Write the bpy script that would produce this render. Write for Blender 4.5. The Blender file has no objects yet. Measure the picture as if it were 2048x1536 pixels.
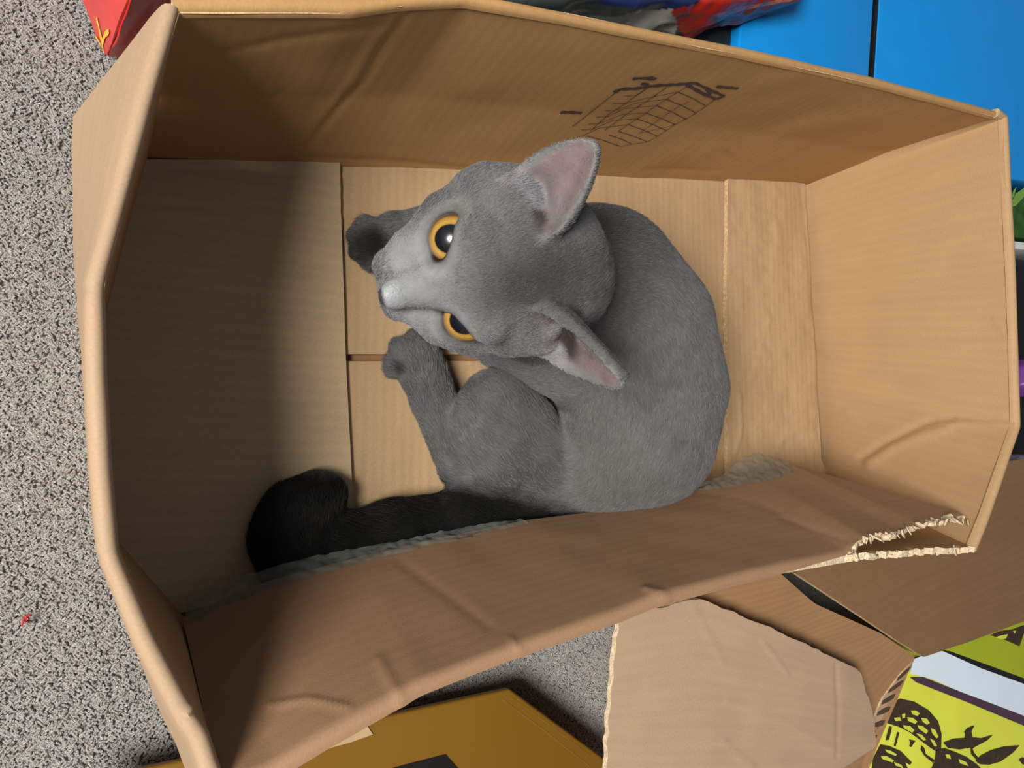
import bpy, bmesh, math, random
import numpy as np
from mathutils import Vector, Matrix
from mathutils.bvhtree import BVHTree
from mathutils.geometry import tessellate_polygon

S = bpy.context.scene
COL = S.collection
rng = np.random.default_rng(7)

# ------------------------------------------------------------------ camera
FPX, CX, CY, H = 1500.0, 1024.0, 768.0, 0.45
_n = np.array([-(1024 - 169) / FPX, (911 - 768) / FPX, 1.0]); _n /= np.linalg.norm(_n)
_ex = np.array([1.0, 0, 0]) - _n * _n[0]; _ex /= np.linalg.norm(_ex)
_ey = np.cross(_ex, _n)
if _ey[1] > 0: _ey = -_ey
MW = np.stack([_ex, _ey, -_n])          # camera axes (x right, y down, z forward) to world
CAM = np.array([0, 0, H])

def P(px, py, z):
    """point of the photograph at world height z"""
    d = MW @ np.array([(px - CX) / FPX, (py - CY) / FPX, 1.0])
    return CAM + d * ((z - H) / d[2])

def ray(px, py):
    d = MW @ np.array([(px - CX) / FPX, (py - CY) / FPX, 1.0])
    return d / np.linalg.norm(d)

def PRn(p):
    c = (np.asarray(p) - CAM) @ MW
    return np.stack([CX + FPX * c[..., 0] / c[..., 2], CY + FPX * c[..., 1] / c[..., 2]], -1)

cam = bpy.data.cameras.new('camera'); camo = bpy.data.objects.new('camera', cam); COL.objects.link(camo)
cam.sensor_width = 36.0; cam.lens = FPX / 2048 * 36.0; cam.clip_start = 0.01
xr, yd, zf = MW[:, 0], MW[:, 1], MW[:, 2]
camo.matrix_world = Matrix(((xr[0], -yd[0], -zf[0], 0), (xr[1], -yd[1], -zf[1], 0), (xr[2], -yd[2], -zf[2], H), (0, 0, 0, 1)))
S.camera = camo

# ------------------------------------------------------------------ world, lights, exposure
w = bpy.data.worlds.new('room_light'); S.world = w; w.use_nodes = True
w.node_tree.nodes['Background'].inputs[0].default_value = (0.86, 0.93, 1.0, 1)
w.node_tree.nodes['Background'].inputs[1].default_value = 0.20

def area(name, loc, target, size, power, col):
    l = bpy.data.lights.new(name, 'AREA'); l.shape = 'DISK'; l.size = size; l.energy = power; l.color = col
    o = bpy.data.objects.new(name, l); COL.objects.link(o); o.location = loc
    o.rotation_euler = (Vector(target) - Vector(loc)).to_track_quat('-Z', 'Y').to_euler()
    return o
KD = Vector((-0.95, -0.16, 1.0)).normalized()
area('room_lamp', Vector((0.27, 0.05, 0)) + KD * 1.7, (0.27, 0.05, 0.0), 0.62, 46, (1.0, 0.945, 0.86))
S.view_settings.view_transform = 'Standard'; S.view_settings.look = 'None'
S.view_settings.exposure = 0.0; S.view_settings.gamma = 1.0; S.view_settings.use_curve_mapping = False
S.cycles.use_denoising = True
S.cycles.max_bounces = 8

# ------------------------------------------------------------------ helpers
def tag(o, label=None, cat=None, group=None, kind=None):
    if label: o['label'] = label
    if cat: o['category'] = cat
    if group: o['group'] = group
    if kind: o['kind'] = kind
    return o

def empty(name, loc, label, cat):
    o = bpy.data.objects.new(name, None); COL.objects.link(o); o.location = loc; o.empty_display_size = 0.02
    return tag(o, label, cat)

def link(name, me, mats, parent=None):
    for m in (mats if isinstance(mats, (list, tuple)) else [mats]): me.materials.append(m)
    o = bpy.data.objects.new(name, me); COL.objects.link(o)
    if parent is not None:
        o.parent = parent
        pm = Matrix.Translation(parent.location) if parent.parent is None else Matrix.Translation(parent.parent.location)
        if parent.type == 'EMPTY': o.matrix_parent_inverse = pm.inverted()
    return o

def mesh(name, v, f, mats, parent=None, smooth=True, midx=None, uv=None):
    me = bpy.data.meshes.new(name)
    me.from_pydata([tuple(map(float, p)) for p in v], [], [tuple(map(int, q)) for q in f])
    if smooth: me.polygons.foreach_set('use_smooth', np.ones(len(me.polygons), bool))
    if midx is not None: me.polygons.foreach_set('material_index', np.asarray(midx, np.int32))
    if uv is not None:
        ul = me.uv_layers.new(name='UVMap')
        li = np.empty(len(me.loops), np.int32); me.loops.foreach_get('vertex_index', li)
        ul.data.foreach_set('uv', np.asarray(uv, np.float32)[li].ravel())
    me.update()
    return link(name, me, mats, parent)

def vnoise(p, freq, seed=0):
    """smooth value noise, -1..1"""
    q = np.asarray(p) * freq + seed * 17.31
    i = np.floor(q).astype(np.int64); f = q - i; f = f * f * (3 - 2 * f)
    def h(ix, iy, iz):
        n = (ix * 374761393 + iy * 668265263 + iz * 2147483647 + seed * 974711) & 0xffffffff
        n = ((n ^ (n >> 13)) * 1274126177) & 0xffffffff
        return ((n ^ (n >> 16)) & 0xffff) / 32767.5 - 1
    r = 0
    for a in (0, 1):
        for b in (0, 1):
            for c in (0, 1):
                wgt = (f[..., 0] if a else 1 - f[..., 0]) * (f[..., 1] if b else 1 - f[..., 1]) * (f[..., 2] if c else 1 - f[..., 2])
                r = r + wgt * h(i[..., 0] + a, i[..., 1] + b, i[..., 2] + c)
    return r

def segdist(q, poly):
    """distance of 2-D points to a polyline"""
    best = np.full(len(q), 1e9)
    for a, b in zip(poly[:-1], poly[1:]):
        a = np.array(a, float); b = np.array(b, float); d = b - a
        t = np.clip(((q - a) @ d) / (d @ d), 0, 1)
        best = np.minimum(best, np.linalg.norm(q - a - t[:, None] * d, axis=1))
    return best

def panel(name, rows, mats, parent=None, thick=0.004, cell=0.0025, noise=0.0006, nfreq=22, seed=1, creases=(), jag=None, side=1, fine=0.0, round_rows=False):
    """a sheet through rows of 3-D points, with thickness, creases and slight unevenness.
    mats = [face, cut edge]"""
    R = np.array(rows, float)                       # nr, nc, 3
    nr, nc, _ = R.shape
    def resample(A, axis):
        A = np.moveaxis(A, axis, 0)
        segs = [max(1, int(math.ceil(np.linalg.norm(A[i + 1] - A[i], axis=-1).max() / cell))) for i in range(len(A) - 1)]
        out = []; par = []
        for i, s in enumerate(segs):
            for k in range(s):
                t = k / s; out.append(A[i] * (1 - t) + A[i + 1] * t)
        out.append(A[-1])
        return np.moveaxis(np.array(out), 0, axis)
    G = resample(resample(R, 0), 1)
    for _ in range(2):                               # soften the bends a little
        if G.shape[1] > 4: G[:, 1:-1] = G[:, 1:-1] * .5 + (G[:, :-2] + G[:, 2:]) * .25
        if G.shape[0] > 4: G[1:-1] = G[1:-1] * .5 + (G[:-2] + G[2:]) * .25
    nu, nv = G.shape[:2]
    du = np.gradient(G, axis=1); dv = np.gradient(G, axis=0)
    Nn = np.cross(du, dv); Nn /= np.linalg.norm(Nn, axis=-1, keepdims=True) + 1e-12
    Nn = Nn * side
    disp = noise * (vnoise(G, nfreq, seed) + .5 * vnoise(G, nfreq * 2.7, seed + 3))
    if fine: disp = disp + fine * vnoise(G, 140, seed + 5)
    pix = PRn(G).reshape(-1, 2)
    for poly, depth, width in creases:
        dd = segdist(pix, poly).reshape(nu, nv)
        disp = disp + .55 * depth * np.exp(-(dd / (width * .75)) ** 2)
    G = G + Nn * disp[..., None]
    if jag is not None: G = jag(G, Nn)
    ul = np.concatenate([[0], np.cumsum(np.linalg.norm(np.diff(G[:, nv // 2], axis=0), axis=-1))])
    vl = np.concatenate([[0], np.cumsum(np.linalg.norm(np.diff(G[nu // 2], axis=0), axis=-1))])
    UV = np.stack(np.meshgrid(vl, ul), -1)
    A = (G + Nn * thick / 2).reshape(-1, 3); B = (G - Nn * thick / 2).reshape(-1, 3)
    n = nu * nv
    I = np.arange(n).reshape(nu, nv)
    q = np.stack([I[:-1, :-1], I[:-1, 1:], I[1:, 1:], I[1:, :-1]], -1).reshape(-1, 4)
    if side < 0: q = q[:, ::-1]
    fs = [q, q[:, ::-1] + n]
    loop = np.concatenate([I[0, :-1], I[:-1, -1], I[-1, :0:-1], I[:0:-1, 0]])
    nx = np.roll(loop, -1)
    e = np.stack([loop, loop + n, nx + n, nx], -1)
    if side < 0: e = e[:, ::-1]
    fs.append(e)
    F = np.concatenate(fs)
    mi = np.concatenate([np.zeros(2 * len(q), int), np.ones(len(e), int)])
    o = mesh(name, np.concatenate([A, B]), F, mats, parent, True, mi, np.concatenate([UV.reshape(-1, 2)] * 2))
    o.data.set_sharp_from_angle(angle=math.radians(50))
    return o

def prism(name, top, z0, mats, parent=None, bevel=0.0015):
    """closed solid under a polygon (3-D top points), down to z0"""
    bm = bmesh.new()
    a = [bm.verts.new(p) for p in top]; b = [bm.verts.new((p[0], p[1], z0)) for p in top]
    bm.faces.new(a); bm.faces.new(b[::-1]); n = len(a)
    for i in range(n): bm.faces.new((a[i], b[i], b[(i + 1) % n], a[(i + 1) % n]))
    bmesh.ops.recalc_face_normals(bm, faces=bm.faces)
    bmesh.ops.bevel(bm, geom=list(bm.edges), offset=bevel, segments=3, affect='EDGES', profile=.5)
    me = bpy.data.meshes.new(name); bm.to_mesh(me); bm.free()
    me.polygons.foreach_set('use_smooth', np.ones(len(me.polygons), bool)); me.set_sharp_from_angle(angle=math.radians(40))
    return link(name, me, mats, parent)

def bvh_of(o):
    me = o.data
    return BVHTree.FromPolygons([v.co.copy() for v in me.vertices], [tuple(p.vertices) for p in me.polygons])

def hit(bvh, px, py):
    h = bvh.ray_cast(Vector(CAM), Vector(ray(px, py)))
    return (np.array(h[0]), np.array(h[1])) if h[0] is not None else None

def ribbons(name, bvh, strokes, mat, parent, lift=0.0004):
    """printed lines laid on a surface: strokes = [(pixel polyline, width m), ...]"""
    V = []; Fc = []
    for poly, wd in strokes:
        pts = []
        for a, b in zip(poly[:-1], poly[1:]):
            n = max(1, int(math.hypot(b[0] - a[0], b[1] - a[1]) / 5))
            pts += [(a[0] + (b[0] - a[0]) * k / n, a[1] + (b[1] - a[1]) * k / n) for k in range(n)]
        pts.append(poly[-1])
        hs = [hit(bvh, *p) for p in pts]; hs = [h for h in hs if h]
        if len(hs) < 2: continue
        Q = np.array([h[0] for h in hs]); Nn = np.array([h[1] for h in hs])
        vd = Q - CAM
        Nn = np.where((Nn * vd).sum(1, keepdims=True) > 0, -Nn, Nn)
        T = np.gradient(Q, axis=0); s = np.cross(T, Nn); s /= np.linalg.norm(s, axis=1, keepdims=True) + 1e-12
        b0 = len(V)
        Q = Q + Nn * lift
        for i in range(len(Q)):
            ww = wd * (1 + .25 * math.sin(i * 1.7))
            V += [Q[i] + s[i] * ww / 2, Q[i] - s[i] * ww / 2]
        for i in range(len(Q) - 1): Fc.append((b0 + 2 * i, b0 + 2 * i + 1, b0 + 2 * i + 3, b0 + 2 * i + 2))
    return mesh(name, V, Fc, mat, parent, False)

def decal(name, polys, z, mat, parent, lift=0.0004):
    """flat print on a horizontal top: pixel polygons put down at height z"""
    V = []; Fc = []
    for poly in polys:
        p = [P(x, y, z) for x, y in poly]
        b = len(V); V += [(q[0], q[1], z + lift) for q in p]
        for t in tessellate_polygon([[Vector((q[0], q[1], 0)) for q in p]]): Fc.append([b + i for i in t])
    return mesh(name, V, Fc, mat, parent, False)

# ------------------------------------------------------------------ materials
def newmat(name):
    m = bpy.data.materials.new(name); m.use_nodes = True
    return m, m.node_tree.nodes, m.node_tree.links, m.node_tree.nodes['Principled BSDF']

def simple(name, col, rough=.6, nscale=60, namt=.12, bump=.0, bscale=300, spec=.3, metallic=0.0):
    m, N, L, b = newmat(name)
    tc = N.new('ShaderNodeTexCoord'); no = N.new('ShaderNodeTexNoise'); no.inputs['Scale'].default_value = nscale; no.inputs['Detail'].default_value = 5
    L.new(tc.outputs['Object'], no.inputs['Vector'])
    mr = N.new('ShaderNodeMapRange'); mr.inputs['From Min'].default_value = .25; mr.inputs['From Max'].default_value = .75
    mr.inputs['To Min'].default_value = 1 - namt; mr.inputs['To Max'].default_value = 1 + namt
    L.new(no.outputs[0], mr.inputs['Value'])
    mx = N.new('ShaderNodeVectorMath'); mx.operation = 'SCALE'; mx.inputs[0].default_value = col[:3]
    L.new(mr.outputs[0], mx.inputs['Scale']); L.new(mx.outputs[0], b.inputs['Base Color'])
    b.inputs['Roughness'].default_value = rough; b.inputs['Specular IOR Level'].default_value = spec; b.inputs['Metallic'].default_value = metallic
    if bump:
        n2 = N.new('ShaderNodeTexNoise'); n2.inputs['Scale'].default_value = bscale; n2.inputs['Detail'].default_value = 4
        L.new(tc.outputs['Object'], n2.inputs['Vector'])
        bp = N.new('ShaderNodeBump'); bp.inputs['Strength'].default_value = bump; bp.inputs['Distance'].default_value = .001
        L.new(n2.outputs[0], bp.inputs['Height']); L.new(bp.outputs[0], b.inputs['Normal'])
    return m

def cardboard(name, col, axis='X', flute=.0055, fl_amt=.06, fl_bump=.25, stain=.12, rough=.62, coord='UV'):
    m, N, L, b = newmat(name)
    uv = N.new('ShaderNodeTexCoord')
    wv = N.new('ShaderNodeTexWave'); wv.wave_type = 'BANDS'; wv.bands_direction = axis
    wv.inputs['Scale'].default_value = 2 * math.pi / flute / 20; wv.inputs['Distortion'].default_value = 1.2; wv.inputs['Detail'].default_value = 1; wv.inputs['Detail Scale'].default_value = 3
    L.new(uv.outputs[coord], wv.inputs['Vector'])
    fib = N.new('ShaderNodeTexNoise'); fib.inputs['Scale'].default_value = 900; fib.inputs['Detail'].default_value = 3
    L.new(uv.outputs[coord], fib.inputs['Vector'])
    mp = N.new('ShaderNodeMapping'); mp.inputs['Scale'].default_value = (1, 5, 1) if axis == 'Y' else (5, 1, 1)
    L.new(uv.outputs[coord], mp.inputs['Vector'])
    big = N.new('ShaderNodeTexNoise'); big.inputs['Scale'].default_value = 12; big.inputs['Detail'].default_value = 4
    L.new(mp.outputs[0], big.inputs['Vector'])
    def mr(sock, lo, hi):
        r = N.new('ShaderNodeMapRange'); r.inputs['From Min'].default_value = .25; r.inputs['From Max'].default_value = .75
        r.inputs['To Min'].default_value = lo; r.inputs['To Max'].default_value = hi; L.new(sock, r.inputs['Value']); return r.outputs[0]
    def mul(a, c):
        k = N.new('ShaderNodeMath'); k.operation = 'MULTIPLY'; L.new(a, k.inputs[0]); L.new(c, k.inputs[1]); return k.outputs[0]
    t = mul(mul(mr(wv.outputs['Fac'], 1 - fl_amt, 1 + fl_amt), mr(fib.outputs[0], .93, 1.07)), mr(big.outputs[0], 1 - stain, 1 + stain))
    sc = N.new('ShaderNodeVectorMath'); sc.operation = 'SCALE'; sc.inputs[0].default_value = col
    L.new(t, sc.inputs['Scale']); L.new(sc.outputs[0], b.inputs['Base Color'])
    b.inputs['Roughness'].default_value = rough; b.inputs['Specular IOR Level'].default_value = .25
    b1 = N.new('ShaderNodeBump'); b1.inputs['Strength'].default_value = fl_bump; b1.inputs['Distance'].default_value = .0006
    L.new(wv.outputs['Fac'], b1.inputs['Height'])
    b2 = N.new('ShaderNodeBump'); b2.inputs['Strength'].default_value = .15; b2.inputs['Distance'].default_value = .0004
    L.new(fib.outputs[0], b2.inputs['Height']); L.new(b1.outputs[0], b2.inputs['Normal']); L.new(b2.outputs[0], b.inputs['Normal'])
    return m

KRAFT = (0.47, 0.285, 0.130)
M_wall = cardboard('kraft_wall', (0.43, 0.250, 0.105), 'X', .0075, .012, .05, .05)
M_end = cardboard('kraft_end', (0.44, 0.280, 0.145), 'X', .0075, .012, .05, .05)
M_floorL = cardboard('kraft_floor_long', (0.43, 0.295, 0.165), 'X', .0062, .025, .07, .09, coord='Object')
M_floorS = cardboard('kraft_floor_short', (0.46, 0.345, 0.215), 'Y', .0075, .02, .06, .06, coord='Object')
M_flap = cardboard('kraft_flap', (0.285, 0.170, 0.098), 'Y', .0075, .01, .05, .05)
M_outer = cardboard('kraft_outer', (0.36, 0.25, 0.160), 'Y', .0075, .01, .05, .05)
M_cut = simple('cut_board_edge', (0.56, 0.40, 0.22), .8, 400, .35, .6, 700)
M_torn = simple('torn_paper', (0.62, 0.50, 0.34), .9, 500, .3, .8, 900)
M_kraft2 = cardboard('kraft_second_box', (0.37, 0.26, 0.175), 'Y', .007, .012, .03, .06)
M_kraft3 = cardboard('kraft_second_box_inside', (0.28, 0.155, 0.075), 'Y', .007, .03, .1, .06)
M_kraft4 = cardboard('kraft_second_box_shaded', (0.19, 0.105, 0.052), 'Y', .007, .02, .08, .06)  # darker copy of the box kraft, shade put into the colour
M_dark = simple('shadowed_flute', (0.06, 0.04, 0.025), .9)
M_ink = simple('blue_black_ink', (0.060, 0.045, 0.050), .6, 900, .5)
M_amber = cardboard('amber_kraft', (0.185, 0.092, 0.0105), 'X', .006, .008, .03, .04, .45)
M_black = simple('black_label', (0.008, 0.006, 0.006), .5)
M_blue = simple('bright_blue_card', (0.004, 0.27, 0.76), .45, 30, .05)
M_bluedk = simple('blue_card_side', (0.005, 0.17, 0.50), .5, 30, .05)
M_yellow = simple('yellow_green_card', (0.60, 0.64, 0.06), .4, 30, .04)
M_yellow2 = simple('olive_yellow_card', (0.34, 0.40, 0.012), .4, 30, .04)
M_white = simple('pale_blue_white_strip', (0.66, 0.76, 0.88), .35, 30, .03)
M_plum = simple('plum_print', (0.065, 0.030, 0.055), .5)
M_brownink = simple('dark_brown_ink', (0.040, 0.026, 0.014), .6, 300, .3)
M_blackstuff = simple('shade_black', (0.006, 0.006, 0.007), .5)
M_charcoal = simple('charcoal_plastic', (0.018, 0.022, 0.020), .6)
M_purple = simple('purple_plastic', (0.16, 0.05, 0.26), .3)

def vcol_mat(name, rough=.5, spec=.4, namt=.15, nscale=120, bump=.3, bscale=120, mul=1.0):
    m, N, L, b = newmat(name)
    at = N.new('ShaderNodeAttribute'); at.attribute_name = 'col'
    tc = N.new('ShaderNodeTexCoord'); no = N.new('ShaderNodeTexNoise'); no.inputs['Scale'].default_value = nscale; no.inputs['Detail'].default_value = 5
    L.new(tc.outputs['Object'], no.inputs['Vector'])
    mr = N.new('ShaderNodeMapRange'); mr.inputs['From Min'].default_value = .25; mr.inputs['From Max'].default_value = .75
    mr.inputs['To Min'].default_value = (1 - namt) * mul; mr.inputs['To Max'].default_value = (1 + namt) * mul
    L.new(no.outputs[0], mr.inputs['Value'])
    sc = N.new('ShaderNodeVectorMath'); sc.operation = 'SCALE'; L.new(at.outputs['Color'], sc.inputs[0]); L.new(mr.outputs[0], sc.inputs['Scale'])
    L.new(sc.outputs[0], b.inputs['Base Color']); b.inputs['Roughness'].default_value = rough; b.inputs['Specular IOR Level'].default_value = spec
    if bump:
        bp = N.new('ShaderNodeBump'); bp.inputs['Strength'].default_value = bump; bp.inputs['Distance'].default_value = .001
        n2 = N.new('ShaderNodeTexNoise'); n2.inputs['Scale'].default_value = bscale; n2.inputs['Detail'].default_value = 4
        L.new(tc.outputs['Object'], n2.inputs['Vector']); L.new(n2.outputs[0], bp.inputs['Height']); L.new(bp.outputs[0], b.inputs['Normal'])
    return m

def set_col(o, cols):
    a = o.data.color_attributes.new('col', 'FLOAT_COLOR', 'POINT')
    c = np.ones((len(o.data.vertices), 4), np.float32); c[:, :3] = cols
    a.data.foreach_set('color', c.ravel())

def verts(o):
    v = np.empty(len(o.data.vertices) * 3, np.float32); o.data.vertices.foreach_get('co', v); return v.reshape(-1, 3).astype(float)

def tape_mat():
    m, N, L, b = newmat('clear_packing_tape')
    tr = N.new('ShaderNodeBsdfTransparent'); tr.inputs[0].default_value = (.86, .86, .82, 1)
    mx = N.new('ShaderNodeMixShader'); out = N['Material Output']
    b.inputs['Base Color'].default_value = (.42, .45, .43, 1); b.inputs['Roughness'].default_value = .14; b.inputs['Specular IOR Level'].default_value = .9
    tc = N.new('ShaderNodeTexCoord'); no = N.new('ShaderNodeTexNoise'); no.inputs['Scale'].default_value = 90
    L.new(tc.outputs['Object'], no.inputs['Vector'])
    bp = N.new('ShaderNodeBump'); bp.inputs['Strength'].default_value = .9; bp.inputs['Distance'].default_value = .003
    L.new(no.outputs[0], bp.inputs['Height']); L.new(bp.outputs[0], b.inputs['Normal'])
    mx.inputs[0].default_value = .10
    L.new(tr.outputs[0], mx.inputs[1]); L.new(b.outputs[0], mx.inputs[2]); L.new(mx.outputs[0], out.inputs['Surface'])
    return m
M_tape = tape_mat()

# ------------------------------------------------------------------ carpet
def carpet():
    m, N, L, b = newmat('grey_carpet')
    tc = N.new('ShaderNodeTexCoord')
    no = N.new('ShaderNodeTexNoise'); no.inputs['Scale'].default_value = 420; no.inputs['Detail'].default_value = 3
    L.new(tc.outputs['Object'], no.inputs['Vector'])
    cr = N.new('ShaderNodeValToRGB'); cr.color_ramp.elements[0].position = .3; cr.color_ramp.elements[0].color = (.21, .204, .195, 1)
    cr.color_ramp.elements[1].position = .7; cr.color_ramp.elements[1].color = (.33, .32, .305, 1)
    L.new(no.outputs[0], cr.inputs[0]); L.new(cr.outputs[0], b.inputs['Base Color']); b.inputs['Roughness'].default_value = .95
    bp = N.new('ShaderNodeBump'); bp.inputs['Strength'].default_value = .8; bp.inputs['Distance'].default_value = .002
    L.new(no.outputs[0], bp.inputs['Height']); L.new(bp.outputs[0], b.inputs['Normal'])
    a, z = 1.6, -0.004
    o = mesh('floor', [(-a, -a, z), (a + .6, -a, z), (a + .6, a, z), (-a, a, z), (-a, -a, z - .03), (a + .6, -a, z - .03), (a + .6, a, z - .03), (-a, a, z - .03)],
             [(0, 1, 2, 3), (7, 6, 5, 4), (0, 4, 5, 1), (1, 5, 6, 2), (2, 6, 7, 3), (3, 7, 4, 0)], m, None, False)
    tag(o, 'pale grey looped carpet under all the boxes', None, None, 'structure')
    # pile: short crooked tufts
    m2, N, L, b = newmat('carpet_pile')
    at = N.new('ShaderNodeAttribute'); at.attribute_name = 'col'; L.new(at.outputs['Color'], b.inputs['Base Color'])
    b.inputs['Roughness'].default_value = .8; b.inputs['Specular IOR Level'].default_value = .3
    regs = [(-.22, .08, -.30, .42, 260000), (.08, .40, -.30, -.10, 110000)]
    pts = np.concatenate([np.c_[rng.uniform(x0, x1, n), rng.uniform(y0, y1, n)] for x0, x1, y0, y1, n in regs])
    n = len(pts); k = 4
    ang = rng.uniform(0, 2 * np.pi, n); lean = rng.uniform(.15, .75, n); ln = rng.uniform(.0026, .0036, n)
    pos = np.zeros((n, k, 3))
    for i in range(k):
        t = i / (k - 1)
        pos[:, i, 0] = pts[:, 0] + np.cos(ang) * lean * ln * t + np.cos(ang * 3) * .0012 * np.sin(t * 3.1)
        pos[:, i, 1] = pts[:, 1] + np.sin(ang) * lean * ln * t + np.sin(ang * 5) * .0012 * np.sin(t * 3.1)
        pos[:, i, 2] = z + ln * t * (1 - .35 * t)
    cv = bpy.data.hair_curves.new('carpet_pile'); cv.add_curves([k] * n)
    cv.points.foreach_set('position', pos.astype(np.float32).ravel())
    rad = cv.attributes.get('radius') or cv.attributes.new('radius', 'FLOAT', 'POINT')
    rad.data.foreach_set('value', np.tile(np.array([.00050, .00056, .00056, .00044], np.float32), n))
    sh = rng.uniform(.93, 1.06, n) + (rng.random(n) < .07) * .32; base = np.array([.285, .277, .265])
    c = np.ones((n, 4), np.float32); c[:, :3] = base * sh[:, None] * (1 + rng.normal(0, .02, (n, 3)))
    ca = cv.attributes.new('col', 'FLOAT_COLOR', 'CURVE'); ca.data.foreach_set('color', c.ravel())
    cv.materials.append(m2)
    oc = bpy.data.objects.new('carpet_pile', cv); COL.objects.link(oc); oc.parent = o
    oc['kind'] = 'stuff'
carpet()

# ------------------------------------------------------------------ the cat's cardboard box
ZR, T = 0.165, 0.004
box = empty('cardboard_box', (0.29, 0.07, 0), 'large open brown cardboard box with the grey cat curled inside', 'box')
TLb, TRb, BRb, BLb = P(285, 322, 0), P(1605, 370, 0), P(1648, 958, 0), P(365, 1232, 0)
up = lambda p, z: np.array([p[0], p[1], z])
Zf = .004
# floor flaps: two long ones below, two short ones on top of them
def lerp(a, b, t): return a * (1 - t) + b * t
mid_l, mid_r = P(560, 716, Zf), P(1560, 716, Zf)
gap = np.array([0, .0022, 0])
fl_z = lambda p, z: np.array([p[0], p[1], z])
panel('bottom_flap', [[fl_z(TLb, Zf), fl_z(lerp(TLb, TRb, .5), Zf), fl_z(TRb, Zf)], [mid_l + gap, lerp(mid_l, mid_r, .5) + gap, mid_r + gap]], [M_floorL, M_cut], box, T, .0025, .0004, seed=3, side=-1)
panel('bottom_flap', [[mid_l - gap, lerp(mid_l, mid_r, .5) - gap, mid_r - gap], [fl_z(BLb, Zf), fl_z(lerp(BLb, BRb, .5), Zf), fl_z(BRb, Zf)]], [M_floorL, M_cut], box, T, .0025, .0004, seed=4, side=-1)
lay = [P(520, 716, -.001), P(1600, 716, -.001)]
panel('bottom_flap', [[lay[0] + [0, .02, 0], lay[1] + [0, .02, 0]], [lay[0] - [0, .02, 0], lay[1] - [0, .02, 0]]], [M_kraft3, M_cut], box, .002, .01, 0, seed=5, side=-1)
zs = .0085
L0 = P(690, 316, zs); L1 = P(693, 700, zs); L2 = P(704, 1010, zs); L3 = P(706, 1130, zs)
panel('bottom_flap', [[P(283, 320, zs + .001), P(480, 322, zs), P(678, 322, zs)], [P(232, 420, zs), P(470, 420, zs), P(680, 424, zs)], [P(196, 620, zs), P(470, 700, zs), P(690, 716, zs)], [P(216, 1090, zs), P(490, 1020, zs), P(704, 1010, zs)], [P(362, 1225, zs), P(520, 1180, zs), P(710, 1150, zs)]],
      [M_floorS, M_cut], box, T, .0022, .0004, seed=6, side=-1,
      creases=[([(240, 408), (680, 422)], -.0016, 5), ([(260, 338), (680, 350)], -.0010, 6), ([(300, 365), (680, 376)], .0006, 9), ([(235, 430), (680, 440)], .0007, 8)])
panel('bottom_flap', [[P(1452, 352, zs), P(1606, 368, zs)], [P(1450, 600, zs), P(1624, 660, zs)], [P(1452, 960, zs), P(1642, 960, zs)]], [M_floorL, M_cut], box, T, .0022, .0006, nfreq=60, seed=7, side=-1, fine=.0003,
      creases=[([(1600, 380), (1630, 700), (1633, 880)], -.0012, 4), ([(1476, 790), (1479, 850), (1468, 905)], .0022, 5), ([(1535, 640), (1500, 760)], .0010, 7), ([(1560, 880), (1610, 850)], .0014, 5), ([(1550, 450), (1540, 560)], .0009, 9)])

# standing sides
topn = [(345, 14), (560, 14), (700, 17), (800, 4), (930, -3), (1140, 36), (1300, 68), (1480, 103), (1745, 162), (1988, 228)]
topr = [P(x, y, ZR) for x, y in topn]
fr = np.concatenate([[0], np.cumsum([np.linalg.norm(topr[i + 1] - topr[i]) for i in range(len(topr) - 1)])]); fr /= fr[-1]
topb = [lerp(TLb, TRb, t) for t in fr]
def fold(row, out, z=ZR, r=.0035):
    """rounded turn-over along a rim"""
    return [[p + o * r * .35 + np.array([0, 0, r * .35]) for p, o in zip(row, out)], [p + o * r + np.array([0, 0, r * .2]) for p, o in zip(row, out)]]
outT = [np.array([-.16, .98, 0])] * len(topr)
side_far = panel('side_panel', [topb, [lerp(a, b, .5) + np.array([0, .004, 0]) for a, b in zip(topb, topr)], topr], [M_wall, M_cut], box, T, .0025, .0009, 14, 11, side=-1,
      creases=[([(812, 12), (765, 80), (725, 150), (690, 190), (640, 250), (605, 305)], .0013, 9), ([(795, 12), (745, 80), (705, 150), (620, 250)], -.0008, 14),
               ([(430, 100), (560, 70), (760, 45)], .0012, 12), ([(545, 190), (565, 170)], .001, 5), ([(620, 310), (760, 318), (960, 338)], .0016, 9), ([(1290, 335), (1440, 338)], .0007, 6), ([(1450, 300), (1470, 320)], .001, 5), ([(1660, 210), (1500, 260)], .0007, 18)])
flapT = [p + o * .0040 for p, o in zip(topr, outT)]
fw = [.06] * len(topr)
tilt = [(.9, -.25), (.9, -.2), (.9, -.25), (.6, -.8), (.35, -.95), (.25, -.97), (.22, -.97), (.2, -.98), (.2, -.98), (.2, -.98)]
panel('top_flap', [[p - o * .0016 + np.array([0, 0, -.003]) for p, o in zip(topr, outT)], [p - o * .0012 + np.array([0, 0, .0004]) for p, o in zip(topr, outT)], [p + np.array([0, 0, .0009]) for p in topr], [p + o * .0012 + np.array([0, 0, .0006]) for p, o in zip(topr, outT)],
                   [p + o * (.0022 + .012 * a) + np.array([0, 0, .012 * b]) for p, o, (a, b) in zip(topr, outT, tilt)],
                   [p + o * (.0022 + .07 * a) + np.array([0, 0, .07 * b]) for p, o, (a, b) in zip(topr, outT, tilt)]], [M_wall, M_cut], box, .0022, .0018, .0004, seed=12, side=-1)

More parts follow.
